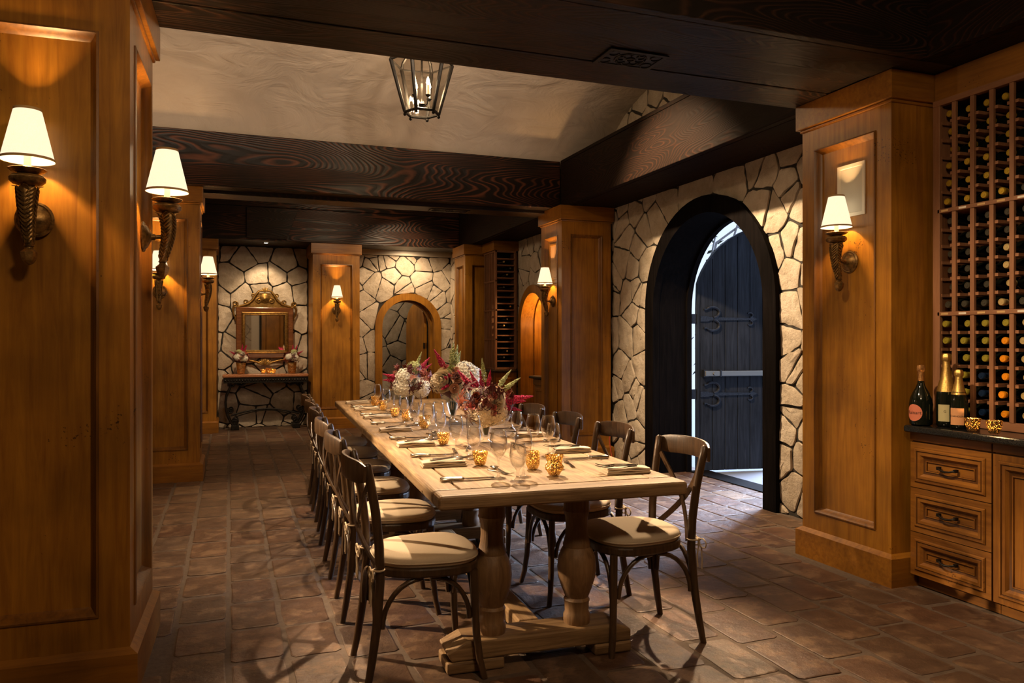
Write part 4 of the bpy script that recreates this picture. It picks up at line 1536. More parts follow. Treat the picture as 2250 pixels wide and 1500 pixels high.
# ---- stemware
wine_p = [(.0, .001), (.030, .001), (.0345, .0025), (.030, .005), (.012, .009), (.0055, .016), (.0042, .03), (.0040, .07), (.0055, .083), (.014, .091), (.026, .105), (.0345, .125), (.0375, .147), (.036, .17), (.0315, .192), (.0285, .206), (.0275, .206), (.0305, .192), (.035, .17), (.0362, .147), (.033, .126), (.024, .107), (.010, .096), (.0, .093)]
gob_p = [(.0, .001), (.029, .001), (.033, .0025), (.028, .005), (.013, .010), (.007, .018), (.0058, .03), (.0065, .045), (.013, .055), (.026, .068), (.034, .088), (.0355, .105), (.034, .125), (.0305, .146), (.0285, .158), (.0275, .158), (.0295, .146), (.0328, .125), (.034, .105), (.0325, .089), (.024, .070), (.010, .060), (.0, .057)]


def stem(name, prof):
    me = MB().lathe(prof, 24, cap=False).mesh(name, 3)
    me.materials.append(MT['glass'])
    return me


wm, gm = stem('wine_glass', wine_p), stem('water_goblet', gob_p)
glasses = [('w', 1.062, 3.050, 'wine glass nearest the camera at the table end'), ('g', 1.117, 2.965, 'water goblet nearest the camera beside the front wine glass'), ('w', 1.172, 3.045, 'wine glass just behind the nearest goblet'),
           ('w', 1.455, 3.64, 'tall wine glass on the right near the second right setting'), ('w', 1.495, 3.54, 'wine glass on the right behind the waisted votive'), ('g', 1.555, 3.615, 'goblet on the right beside the tall wine glasses'),
           ('w', 1.063, 3.70, 'wine glass at the second left setting'), ('g', 1.125, 3.60, 'goblet at the second left setting'), ('w', 1.16, 3.72, 'wine glass behind the goblet of the second left setting'),
           ('w', 1.116, 4.47, 'wine glass at the third left setting'), ('w', 1.205, 4.585, 'tall wine glass behind the third left setting'), ('g', 1.175, 4.42, 'goblet at the third left setting'),
           ('w', 1.135, 5.25, 'wine glass at the fourth left setting'), ('g', 1.19, 5.16, 'goblet at the fourth left setting'), ('w', 1.235, 5.29, 'wine glass behind the goblet of the fourth left setting'),
           ('w', 1.15, 5.96, 'wine glass at the fifth left setting'), ('g', 1.225, 5.91, 'goblet at the fifth left setting'), ('w', 1.20, 6.60, 'wine glass at the farthest left setting'), ('g', 1.275, 6.55, 'goblet at the farthest left setting'),
           ('w', 1.56, 4.36, 'wine glass on the right beside the nearest flowers'), ('g', 1.60, 4.27, 'goblet on the right beside the nearest flowers')]
for k, x, y, lb in glasses:
    o = obj('wine_glass' if k == 'w' else 'water_goblet', wm if k == 'w' else gm, None)
    o.location = (x, y, TZ)
    tag(o, 'clear ' + lb, 'glass', 'stemware on the table')


# ---- cutlery and napkins (local: along +x, origin at handle end)
def ribbon(mb, st, th=.0022):
    # st: list (x, y, z, halfwidth)
    v = []
    for x, y, z, wd in st:
        v += [(x, y - wd, z), (x, y + wd, z), (x, y + wd * .8, z + th), (x, y - wd * .8, z + th)]
    f = []
    for j in range(len(st) - 1):
        for i in range(4):
            k = (i + 1) % 4
            f.append((j * 4 + i, (j + 1) * 4 + i, (j + 1) * 4 + k, j * 4 + k))
    f += [(0, 1, 2, 3), tuple(len(v) - 4 + i for i in (3, 2, 1, 0))]
    return mb.add(v, f)


fk = MB()
ribbon(fk, [(0, 0, .001, .008), (.02, 0, .001, .0095), (.07, 0, .004, .005), (.11, 0, .006, .004), (.125, 0, .004, .009), (.14, 0, .003, .012), (.152, 0, .003, .012)], .003)
for i in range(4):
    y = -.0095 + i * .0063
    ribbon(fk, [(.151, y, .003, .0022), (.175, y, .006, .0017), (.198, y * .9, .012, .0009)], .002)
fork_me = fk.mesh('fork', .8)
fork_me.materials.append(MT['steel'])
kn = MB()
kn.lathe([(.0, 0), (.0065, .001), (.0085, .006), (.0075, .05), (.0062, .085), (.0078, .092), (.0055, .098), (.0, .099)], 10, T(0, 0, .0085) @ Ry(pi / 2))
ribbon(kn, [(.095, 0, .0075, .004), (.11, 0, .0065, .0075), (.16, 0, .006, .0085), (.21, .002, .006, .007), (.232, .004, .006, .002)], .0018)
knife_me = kn.mesh('knife', .8)
knife_me.materials.append(MT['steel'])
sp = MB()
ribbon(sp, [(0, 0, .001, .007), (.02, 0, .001, .0085), (.07, 0, .005, .0045), (.115, 0, .008, .0035)], .003)
v = []
for j in range(6):
    rr_ = j / 5
    for i in range(14):
        a = 2 * pi * i / 14
        v.append((.143 + .030 * rr_ * math.cos(a), .019 * rr_ * math.sin(a), .0015 + .009 * rr_ ** 2))
sp.add(v, [(j * 14 + i, j * 14 + (i + 1) % 14, (j + 1) * 14 + (i + 1) % 14, (j + 1) * 14 + i) for j in range(5) for i in range(14)])
spoon_me = sp.mesh('spoon', .9)
spoon_me.materials.append(MT['steel'])


def napkin_mesh():
    mb = MB()
    n = 12
    for layer, (z0, z1, x0, x1, y0, y1) in enumerate([(0, .008, 0, .205, -.048, .048), (.0082, .0162, .004, .202, -.047, .049), (.0164, .023, .0, .198, -.044, .046)]):
        v = []
        for i in range(n + 1):
            x = x0 + (x1 - x0) * i / n
            wv = .0016 * math.sin(i * .9 + layer * 2) + .004 * math.sin(pi * i / n) * (layer / 2)
            c = .003
            for (y, z) in ((y0 + c, z0), (y1 - c, z0), (y1, z0 + c), (y1, z1 - c), (y1 - c, z1), (0, z1 + .002), (y0 + c, z1), (y0, z1 - c), (y0, z0 + c)):
                v.append((x, y, z + wv if z > .001 else z))
        m = 9
        f = [(i * m + k, i * m + (k + 1) % m, (i + 1) * m + (k + 1) % m, (i + 1) * m + k) for i in range(n) for k in range(m)]
        f += [tuple(reversed(range(m))), tuple(range(n * m, n * m + m))]
        mb.add(v, f)
    me = mb.mesh('folded_napkin', .7)
    me.materials.append(MT['napkin'])
    return me


nap_me = napkin_mesh()


def put(name, me, x, y, z, a, label, cat, group):
    o = obj(name, me, None)
    o.location = (x, y, z)
    o.rotation_euler = (0, 0, a)
    return tag(o, label, cat, group)


def setting(y, side, who):
    # y = along the table frame, side -1 left / +1 right
    a0 = TROT if side < 0 else TROT + pi
    e = .058 if side < 0 else W_ - .045
    d = 1 if side < 0 else -1

    def P(x, yy):
        return tw(e + d * x, yy)
    j = R.uniform(-.012, .012)
    p = P(.01, y + d * .20 + j)
    put('folded_napkin', nap_me, p[0], p[1], TZ, a0 + R.uniform(-.04, .04), 'folded beige linen napkin under two forks at the ' + who, 'napkin', 'napkins at the place settings')
    for q, nm in ((-.017, 'outer'), (.015, 'inner')):
        p = P(.045 + (.02 if q > 0 else 0), y + d * (.20 + q) + j)
        put('fork', fork_me, p[0], p[1], TZ + .0285, a0 + R.uniform(-.05, .05), nm + ' steel fork on the napkin at the ' + who, 'fork', 'forks on the napkins')
    for q, nm in ((-.012, 'outer'), (.012, 'inner')):
        p = P(.012, y - d * (.20 + q) + j)
        put('knife', knife_me, p[0], p[1], TZ, a0 + R.uniform(-.02, .02), nm + ' steel table knife at the ' + who, 'knife', 'table knives')
    p = P(.285, y - d * .055)
    put('dessert_fork', fork_me, p[0], p[1] + d * .08, TZ + .0, a0 + pi / 2 * (-1) + R.uniform(-.3, .3), 'steel dessert fork laid above the ' + who, 'fork', 'dessert forks')
    p = P(.32, y - d * .03)
    put('dessert_spoon', spoon_me, p[0], p[1] - d * .075, TZ + .0, a0 + pi / 2 + R.uniform(-.25, .25), 'steel dessert spoon laid above the ' + who, 'spoon', 'dessert spoons')


for i, y in enumerate((.50, 1.19, 1.91, 2.78, 3.46, 4.18)):
    setting(y, -1, ordn[i] + ' left place setting')
for i, y in enumerate((.475, 1.14, 1.80, 2.72)):
    setting(y, 1, ordn[i] + ' right place setting')


# ================================================================== FLOWERS
def petal_mat(name, c1, c2, rough=.7):
    m, nt, b = nmat(name)
    rp = ramp(nt, [(0, c1), (1, c2)])
    g = nd(nt, 'NewGeometry')
    lk(nt, g.outputs['Random Per Island'], rp.inputs['Fac'])
    lk(nt, rp.outputs['Color'], b.inputs['Base Color'])
    b.inputs['Roughness'].default_value = rough
    b.inputs['Subsurface Weight'].default_value = 0.0
    return m


FM = {'cream': petal_mat('cream_petals', (.74, .62, .44), (.86, .77, .60)),
      'white': petal_mat('white_petals', (.80, .77, .66), (.92, .90, .82)),
      'blush': petal_mat('blush_petals', (.62, .33, .22), (.74, .46, .32)),
      'pink': petal_mat('dusty_pink_petals', (.36, .07, .07), (.62, .22, .19)),
      'magenta': petal_mat('magenta_plume', (.36, .006, .055), (.62, .025, .12)),
      'green': petal_mat('pale_green_spike', (.33, .38, .14), (.55, .57, .28)),
      'burgundy': petal_mat('burgundy_leaf', (.030, .004, .006), (.10, .009, .010), .5),
      'rust': petal_mat('rust_leaf', (.16, .03, .012), (.28, .06, .02), .45),
      'stem': petal_mat('green_stem', (.04, .06, .02), (.10, .12, .04))}


def rose_mesh(seed, layers=4, name='rose'):
    r = random.Random(seed)
    mb = MB()
    for L in range(layers):
        k = L / (layers - 1)
        n = 3 + L
        for i in range(n):
            a0 = 2 * pi * i / n + L * .7
            wd = 1.25 * 2 * pi / n * (.62 if L else .9)
            v = []
            for q in range(5):
                h = q / 4
                rad = (.18 + .62 * k) * math.sin(.35 + 1.45 * h) + .25 * k * h * h
                z = -.55 + (1.35 - .55 * k) * h - .18 * k * h * h
                for p in range(5):
                    t = (p / 4 - .5) * 2
                    aa = a0 + t * wd * (.55 + .45 * math.sin(pi * (.15 + .7 * h)))
                    rr = rad * (1 - .06 * t * t) + r.uniform(-.015, .015)
                    v.append((rr * math.cos(aa), rr * math.sin(aa), z - .13 * t * t * h))
            mb.add(v, [(q * 5 + p, q * 5 + p + 1, q * 5 + p + 6, q * 5 + p + 5) for q in range(4) for p in range(4)])
    return mb.mesh(name, 3)


def floret_ball(seed, n=120, name='hydrangea'):
    r = random.Random(seed)
    mb = MB()
    for i in range(n):
        z = 1 - 2 * (i + .5) / n
        a = i * 2.39996
        q = math.sqrt(1 - z * z)
        d = Vector((q * math.cos(a), q * math.sin(a), z))
        M = T(*(d * r.uniform(.86, 1.0))) @ d.to_track_quat('Z', 'Y').to_matrix().to_4x4() @ Rz(r.uniform(0, 2))
        s = r.uniform(.15, .21)
        for k in range(4):
            mb.add([(0, 0, -.02), (s * .7, -s * .5, .05), (s * 1.05, 0, .02), (s * .7, s * .5, .05)], [(0, 1, 2, 3)], M @ Rx(r.uniform(-.35, .35)) @ Rz(k * pi / 2))
    mb.lathe([(0, -.85), (.6, -.6), (.85, 0), (.6, .6), (0, .85)], 10)
    return mb.mesh(name, 0)


def plume_mesh(seed, n=330, name='astilbe_plume', fat=.15):
    r = random.Random(seed)
    mb = MB()
    for i in range(n):
        h = (i + r.random()) / n
        rad = fat * (1 - h) ** .8 * (.55 + .45 * r.random()) * (.4 + .6 * min(1, h * 6))
        a = r.uniform(0, 2 * pi)
        s = .026 * (1.15 - .6 * h)
        c = Vector((rad * math.cos(a), rad * math.sin(a), h + .05 * rad))
        mb.add([c + Vector((s, 0, 0)), c + Vector((-s, 0, 0)), c + Vector((0, s, 0)), c + Vector((0, -s, 0)), c + Vector((0, 0, s * 1.5)), c + Vector((0, 0, -s))],
               [(0, 2, 4), (2, 1, 4), (1, 3, 4), (3, 0, 4), (2, 0, 5), (1, 2, 5), (3, 1, 5), (0, 3, 5)])
    mb.tube([(0, 0, -.5), (0, 0, .95)], [.02, .008], 5)
    return mb.mesh(name, 0)


def star_leaf(seed, lobes=7, name='maple_leaf'):
    r = random.Random(seed)
    mb = MB()
    # palmate leaf in the xy plane from the base at the origin towards +x
    pts = [(-.05, -.03)]
    angs = [math.radians(-110 + 220 * i / (lobes - 1)) for i in range(lobes)]
    for i, a in enumerate(angs):
        L = 1.0 * (1 - .38 * (abs(a) / 1.92) ** 1.5)
        for (t, off) in ((.45, -.13), (.72, -.085), (1.0, 0), (.72, .085), (.45, .13)):
            pts.append((L * t * math.cos(a + off * 1.0) * 1.0, L * t * math.sin(a + off)))
    v = [(0, 0, 0)] + [(x, y, .12 * (x * x + y * y) * math.cos(3 * math.atan2(y, x)) - .1 * (x * x + y * y)) for x, y in pts]
    f = [(0, i, i + 1) for i in range(1, len(pts))]
    mb.add(v, f)
    return mb.mesh(name, 0)


def berry_mesh(seed, n=26, name='pink_sprig'):
    r = random.Random(seed)
    mb = MB()
    for i in range(n):
        c = Vector((r.gauss(0, .4), r.gauss(0, .4), r.gauss(0, .3)))
        k = 7
        M = T(*c) @ c.to_track_quat('Z', 'Y').to_matrix().to_4x4()
        for j in range(k):
            s = .22
            mb.add([(0, 0, 0), (s * .8, -s * .25, .07), (s, 0, .12), (s * .8, s * .25, .07)], [(0, 1, 2, 3)], M @ Rz(j * 2 * pi / k))
    return mb.mesh(name, 0)


ME = {'rose': [rose_mesh(i) for i in (1, 2)], 'peony': [rose_mesh(5, 5, 'peony')], 'hyd': [floret_ball(1), floret_ball(2)], 'plume': [plume_mesh(1), plume_mesh(2)],
      'spike': [plume_mesh(3, 300, 'snapdragon_spike', .13), plume_mesh(4, 280, 'snapdragon_spike', .12)], 'leaf': [star_leaf(1), star_leaf(2, 5)], 'pink': [berry_mesh(1), berry_mesh(2)]}
_mc = {}


def mesh_in(kind, mt):
    k = (kind, mt)
    if k not in _mc:
        q = []
        for me in ME[kind]:
            m2 = me.copy()
            m2.materials.clear()
            m2.materials.append(FM[mt])
            q.append(m2)
        _mc[k] = q
    return R.choice(_mc[k])


def put_flower(t, name, kind, mt, p, d, s):
    o = obj(name, mesh_in(kind, mt), None, t)
    q = Vector(d).normalized().to_track_quat('Z', 'Y')
    if kind == 'leaf':
        q = (q.to_matrix().to_4x4() @ Rz(R.uniform(0, 2 * pi)) @ Ry(R.uniform(.15, .75))).to_quaternion()
    o.rotation_mode = 'QUATERNION'
    o.rotation_quaternion = q
    o.location = p
    if kind in ('plume', 'spike'):
        s *= .84
        o.scale = (s * 1.25, s * 1.25, s)
    else:
        o.scale = (s, s, s)
    return o


def bouquet(label, loc, layout, vase='glass', rad=.12, zc=.19, seed=1, leaves=16, pinks=7, lmat=('burgundy', 'burgundy', 'rust')):
    r = random.Random(seed)
    t = thing('flower_arrangement', label, 'flowers', loc)
    if vase == 'glass':
        MB().lathe([(.0, .002), (.040, .002), (.042, .006), (.018, .014), (.014, .03), (.030, .075), (.046, .13), (.052, .15), (.050, .15), (.043, .128), (.027, .075), (.010, .035), (.0, .03)], 24, cap=False).build('vase', MT['glass'], t, smooth=3)
        st = MB()
        for k in range(14):
            a = k * 2 * pi / 14
            st.tube([(.008 * math.cos(a), .008 * math.sin(a), .045), (.035 * math.cos(a + .5), .035 * math.sin(a + .5), .15)], .0035, 5)
        st.build('stems', FM['stem'], t)
    else:
        MB().lathe([(.0, .002), (.050, .002), (.056, .03), (.068, .13), (.074, .17), (.072, .17), (.066, .13), (.0, .12)], 20, cap=False).build('vase', MT['mercury'], t, smooth=3)
        MB().lathe([(.0, .01), (.046, .01), (.06, .12), (0, .13)], 14).build('vase_core', MT['gilt'], t, smooth=3)
    core = MB().lathe([(0, zc - rad * .85), (rad * .6, zc - rad * .5), (rad * .75, zc), (rad * .5, zc + rad * .55), (0, zc + rad * .7)], 12)
    core.build('foliage', FM['burgundy'], t, smooth=3)
    ct = Vector((0, 0, zc))
    for (name, kind, mt, dx, dy, dz, dist, s) in layout:
        d = Vector((dx, dy, dz)).normalized()
        put_flower(t, name, kind, mt, ct + d * dist, d, s)
    for k in range(leaves):
        a = r.uniform(0, 2 * pi)
        e = r.uniform(-.45, .75)
        d = Vector((math.cos(a) * math.cos(e), math.sin(a) * math.cos(e), math.sin(e)))
        put_flower(t, 'maple_leaf', 'leaf', r.choice(lmat), ct + d * rad * r.uniform(1.0, 1.28), d + Vector((0, 0, r.uniform(-.5, .3))), r.uniform(.05, .085))
    for k in range(pinks):
        a = r.uniform(0, 2 * pi)
        e = r.uniform(-.25, .8)
        d = Vector((math.cos(a) * math.cos(e), math.sin(a) * math.cos(e), math.sin(e)))
        put_flower(t, 'pink_sprig', 'pink', r.choice(('pink', 'pink', 'blush')), ct + d * rad * 1.02, d, r.uniform(.020, .032))
    return t


# directions are in room axes: camera side is -y, picture right is +x
bouquet('nearest bouquet, with burgundy leaves, cream roses and magenta plumes in a glass vase', (1.372, 4.16, TZ), [
    ('hydrangea', 'hyd', 'cream', -.25, -.75, -.55, .075, .085), ('hydrangea', 'hyd', 'cream', .45, -.6, -.55, .085, .072),
    ('peony', 'peony', 'cream', .30, -.75, .48, .115, .056), ('peony', 'peony', 'cream', .22, -.9, .10, .13, .046), ('rose', 'rose', 'white', -.55, -.5, .42, .14, .026),
    ('snapdragon_spike', 'spike', 'green', -.12, -.1, 1, .12, .165), ('snapdragon_spike', 'spike', 'green', .62, -.2, .85, .12, .14), ('snapdragon_spike', 'spike', 'green', .85, -.1, .6, .12, .15), ('snapdragon_spike', 'spike', 'green', .75, -.4, .6, .12, .10),
    ('astilbe_plume', 'plume', 'magenta', -.75, 0, .85, .11, .17), ('astilbe_plume', 'plume', 'magenta', -.5, -.1, .9, .11, .12), ('astilbe_plume', 'plume', 'magenta', -.22, -.1, 1, .10, .12), ('astilbe_plume', 'plume', 'magenta', 1, -.1, .12, .12, .19), ('astilbe_plume', 'plume', 'magenta', .9, -.4, .05, .12, .13), ('astilbe_plume', 'plume', 'magenta', .1, -.1, .9, .1, .11), ('astilbe_plume', 'plume', 'magenta', .9, -.3, -.2, .11, .12),
    ('snapdragon_spike', 'spike', 'green', -.35, -.8, .5, .10, .08), ('snapdragon_spike', 'spike', 'green', -.2, -.8, .55, .10, .08),
    ('rose', 'rose', 'pink', -.3, -.9, .12, .14, .020), ('rose', 'rose', 'pink', 0, -1, -.1, .14, .019), ('rose', 'rose', 'pink', .05, -.9, .35, .14, .02), ('rose', 'rose', 'pink', -.7, -.7, .0, .15, .026), ('rose', 'rose', 'rust', -.6, -.7, .3, .15, .026), ('rose', 'rose', 'pink', .02, -1, -.35, .14, .018)], rad=.135, zc=.225, seed=2, leaves=46, pinks=16)
bouquet('middle bouquet, with white hydrangea and blush roses in a glass vase', (1.492, 5.28, TZ), [
    ('hydrangea', 'hyd', 'white', .80, -.45, .18, .125, .105), ('hydrangea', 'hyd', 'white', .35, -.6, -.62, .115, .075), ('hydrangea', 'hyd', 'cream', -.75, -.3, .0, .11, .075), ('hydrangea', 'hyd', 'white', .62, -.4, .62, .12, .075),
    ('peony', 'peony', 'cream', -.72, -.7, .16, .125, .088), ('rose', 'rose', 'blush', -.08, -1, .28, .155, .044), ('rose', 'rose', 'blush', -.20, -1, -.22, .165, .036), ('rose', 'rose', 'blush', -.05, -.8, .62, .145, .030), ('rose', 'rose', 'green', -.25, -.7, .7, .145, .032), ('rose', 'rose', 'pink', -.5, -.5, .8, .15, .024),
    ('snapdragon_spike', 'spike', 'green', .02, 0, 1, .13, .18), ('snapdragon_spike', 'spike', 'green', .14, 0, 1, .13, .165), ('snapdragon_spike', 'spike', 'green', -.10, -.1, 1, .12, .14), ('snapdragon_spike', 'spike', 'green', .24, -.1, 1, .12, .13),
    ('astilbe_plume', 'plume', 'magenta', -.55, -.1, .9, .13, .17), ('astilbe_plume', 'plume', 'magenta', -.40, -.9, .35, .13, .09), ('astilbe_plume', 'plume', 'magenta', -.55, -.85, .25, .13, .09), ('astilbe_plume', 'plume', 'magenta', -.5, -.9, -.12, .14, .09), ('astilbe_plume', 'plume', 'magenta', -.62, -.8, -.2, .14, .09)], rad=.15, zc=.285, seed=4, leaves=22, pinks=4)
bouquet('farthest table bouquet, with dark maple leaves and white blooms', (1.395, 6.22, TZ), [
    ('hydrangea', 'hyd', 'white', -.55, -.7, -.30, .12, .09), ('hydrangea', 'hyd', 'white', .55, -.6, -.42, .12, .085), ('hydrangea', 'hyd', 'white', -.5, -.8, .25, .125, .078), ('rose', 'rose', 'white', .0, -.9, .1, .14, .045),
    ('hydrangea', 'hyd', 'green', .15, -.4, .8, .12, .06), ('snapdragon_spike', 'spike', 'green', .42, 0, 1, .13, .15), ('astilbe_plume', 'plume', 'magenta', .7, 0, .8, .13, .15), ('astilbe_plume', 'plume', 'magenta', .8, 0, .6, .13, .12), ('astilbe_plume', 'plume', 'magenta', -.95, -.2, .25, .13, .14), ('astilbe_plume', 'plume', 'magenta', -.95, -.2, .05, .13, .13)], rad=.15, zc=.25, seed=6, leaves=50, pinks=18, lmat=('burgundy', 'burgundy', 'burgundy', 'rust'))
for lb, x, sd, mir_ in (('small bouquet in a gold vase on the left of the console', .17, 11, 1), ('small bouquet in a gold vase on the right of the console', .91, 12, -1)):
    bouquet(lb, (x, 12.30, .8365), [('hydrangea', 'hyd', 'white', -.5, -.7, .1, .085, .055), ('hydrangea', 'hyd', 'white', .5, -.7, -.05, .09, .05), ('rose', 'rose', 'cream', .1, -.9, -.1, .11, .042), ('rose', 'rose', 'white', .3, -.7, .6, .10, .045),
                                    ('hydrangea', 'hyd', 'green', -.3 * mir_, -.3, .8, .09, .05), ('astilbe_plume', 'plume', 'magenta', .4, 0, .9, .10, .13), ('astilbe_plume', 'plume', 'magenta', -.8 * mir_, -.2, .5, .10, .12), ('astilbe_plume', 'plume', 'magenta', .1, 0, 1, .10, .12)], vase='gold', rad=.105, zc=.245, seed=sd, leaves=30, pinks=9)


# ================================================================== WINE WALL
YP = 3.182                      # pillar face the cabinets butt against
XR = 3.655                      # front plane of the rack
fascia = struct(MB().box(3.66, 4.03, -1.0, YP, 2.655, ZC - .001).build('trim_3', MT['wood_y'], bevel=.003))
MF2 = fm((0, 0, 0), (0, -1, 0), (0, 0, 1))
rack = thing('wine_rack', 'tall redwood wine rack full of bottles at the right edge', 'wine rack', (XR, 0, 0))
zt, zb_ = 2.622, .93
MB().box(0, .36, YP - .028, YP - .001, .887, 2.655).build('side_panel', MT['rack'], rack, bevel=.002)
MB().box(-.012, .02, -.4, YP - .001, zt, 2.655).build('head_rail', MT['rack_y'], rack, bevel=.003)
MB().box(-.006, .03, -.4, YP - .001, .8865, zb_).build('bottom_rail', MT['rack_y'], rack, bevel=.003)
MB().box(.362, .374, -.4, YP - .001, .8865, 2.655).build('back_panel', MT['rack'], rack)
MB().box(-.012, .012, YP - .045, YP - .001, .8865, zt).build('face_stile', MT['rack'], rack, bevel=.003)
pit = .1083
y00 = YP - .02
ncol = 9
cols = [y00 - i * pit for i in range(ncol + 1)]
secs = [(2.056, zt, 6), (1.496, 2.034, 6), (zb_, 1.474, 6)]
for zz in (2.045, 1.485):
    sh2 = MB().box(-.012, .34, cols[-1] - .02, YP - .03, zz - .011, zz + .011).build('shelf', MT['rack_y'], rack, bevel=.002)
    for c in range(ncol - 1):
        MB().box(-.0128, -.012, cols[c] - pit * .72, cols[c] - pit * .32, zz - .005, zz + .005).build('shelf_tag', MT['shade_trim'] if (c * 7 + int(zz * 10)) % 3 else MT['white'], sh2)
for c in range(1, ncol + 1):
    for (a, b, nr) in secs:
        MB().box(-.008, .010, cols[c] - .012, cols[c] + .012, a, b).build('post', MT['rack'], rack, bevel=.002)
        MB().box(.31, .328, cols[c] - .0095, cols[c] + .0095, a, b).build('rear_post', MT['rack'], rack)
# cradle rails, one pair of short blocks per row and post
rail = MB().box(.002, .33, -.030, .030, -.008, .008).mesh('cradle', 0)
rail.materials.append(MT['rack_y'])
for c in range(ncol + 1):
    for (a, b, nr) in secs:
        h = (b - a) / nr
        for k in range(1, nr):
            o = obj('cradle', rail, None, rack)
            o.location = (0, cols[c] if c else cols[c] - .010, a + k * h)
            if c == 0:
                o.scale = (1, .6, 1)


def foil(name, c, rough=.35, metal=.6):
    MT[name] = flat(name, c, rough, metal)
    return MT[name]


foil('yellow_foil', (.55, .36, .03), .35, .5)
foil('black_foil', (.05, .045, .03), .4, .2)
foil('cream_foil', (.62, .47, .2), .35, .5)
foil('olive_foil', (.33, .28, .03), .4, .3)
foil('orange_wax', (.75, .28, .012), .25, 0)
foil('blue_foil', (.012, .03, .08), .2, .4)
MT['bottle'] = flat('dark_green_bottle', (.006, .008, .005), .08, 0.0)
MT['bottle']['x'] = 1
body = MB().lathe([(.0, .0), (.030, .004), (.0365, .012), (.0375, .03), (.0375, .175), (.034, .20), (.021, .222), (.0155, .235), (.0148, .28)], 16, Ry(pi / 2)).mesh('bottle_body', .8)
body.materials.append(MT['bottle'])
caps = {}
cst = {'yellow_foil': .262, 'black_foil': .25, 'cream_foil': .258, 'olive_foil': .222, 'orange_wax': .268, 'blue_foil': .255}
for nm in ('yellow_foil', 'black_foil', 'cream_foil', 'olive_foil', 'orange_wax', 'blue_foil'):
    me = MB().lathe([(.0160, cst[nm]), (.0158, cst[nm] + .003), (.0160, .274), (.0180, .277), (.0185, .293), (.0155, .297), (.013, .297), (.012, .2955), (.006, .2955), (.005, .297), (0, .297)], 16, Ry(pi / 2)).mesh('foil_cap', .8)
    me.materials.append(MT[nm])
    caps[nm] = me
rowname = ['first', 'second', 'third', 'fourth', 'fifth', 'sixth']
colname = ['column beside the pillar', 'second column from the pillar', 'third column from the pillar', 'fourth column from the pillar', 'rightmost visible column']
secname = ['upper', 'middle', 'lower']
rb = random.Random(9)
nice = {'yellow_foil': 'yellow-capped', 'black_foil': 'black-capped', 'cream_foil': 'cream-capped', 'olive_foil': 'olive-foiled', 'orange_wax': 'orange wax-capped', 'blue_foil': 'blue-foiled'}
for c in range(5):
    for si, (a, b, nr) in enumerate(secs):
        h = (b - a) / nr
        for k in range(nr):
            row = nr - 1 - k      # from the top
            if si == 0:
                cap = 'yellow_foil' if c < 4 else 'black_foil'
            elif si == 1:
                cap = 'black_foil' if (c < 3 or c == 4 or row < 2) else 'cream_foil'
            else:
                cap = ['olive_foil', 'olive_foil', 'olive_foil', 'olive_foil', 'cream_foil'][c]
                if c == 2 and row >= 3:
                    cap = 'blue_foil'
                if c == 3 and row >= 1:
                    cap = 'orange_wax'
            t = thing('wine_bottle', '%s wine bottle, %s row of the %s section, %s' % (nice[cap], rowname[row], secname[si], colname[c]), 'bottle',
                      (XR + .337 + rb.uniform(-.02, .01) + (-.03 if row == nr - 1 or si == 2 else 0.0), (cols[c] + cols[c + 1]) / 2 + rb.uniform(-.004, .004), a + k * h + (.0385 if k == 0 else .0465)), pi, 'wine bottles in the redwood rack')
            obj('bottle_body', body, None, t)
            obj('foil_cap', caps[cap], None, t)

# ---- granite counter and base cabinet
XC = 3.478
cab = thing('drawer_cabinet', 'distressed amber cabinet with three drawers beneath the granite counter', 'cabinet', (XC, 0, 0))
ya, yb = YP - .001, 2.70
MB().box(.02, .55, yb + .002, ya, .075, .845).build('body', MT['cabv'], cab)
MB().box(.06, .55, yb + .002, ya, 0.006, .0745).build('toe_kick', MT['cab'], cab)
MB().box(.0, .019, yb + .004, ya, .80, .8445).build('top_rail', MT['cab'], cab, bevel=.003)


def panel_front(parent, name, y0, y1, z0, z1, deep, mt, handle=None):
    # front face on local x=0 plane facing -x; s = -y
    M = fm((0, 0, 0), (0, -1, 0), (0, 0, 1))
    s0, s1 = -y1, -y0
    b = deep
    g = MB()
    g.rects(s0, s1, z0, z1, [(0, -.02), (0, 0), (.028, 0), (.030, .004), (.036, .010), (.044, .010), (.048, .004), (.052, .008), (.066, .008), (.078, -.006), (.090, -.010), (.093, -.004), (.098, -.004), (.10, -.012)] if b else [], M, True)
    d = g.build(name, mt, parent, smooth=.5)
    d.data.materials.append(MT['glaze'])
    for ring in (0, 2, 5, 6, 9, 10, 12):
        for q_ in range(4):
            d.data.polygons[ring * 4 + q_].material_index = 1
    if handle:
        cy, cz = handle
        hm = MB()
        pts = [(-.002, cy + .052, cz + .006), (-.018, cy + .046, cz + .004), (-.026, cy + .025, cz - .004), (-.028, cy, cz - .007), (-.026, cy - .025, cz - .004), (-.018, cy - .046, cz + .004), (-.002, cy - .052, cz + .006)]
        hm.tube(pts, [.007, .005, .005, .006, .005, .005, .007], 8)
        for s in (-1, 1):
            hm.box(-.022, -.0, cy + s * .05 - .007, cy + s * .05 + .007, cz - .003, cz + .013)
        hm.build('handle', MT['iron'], d, smooth=.8)
    return d


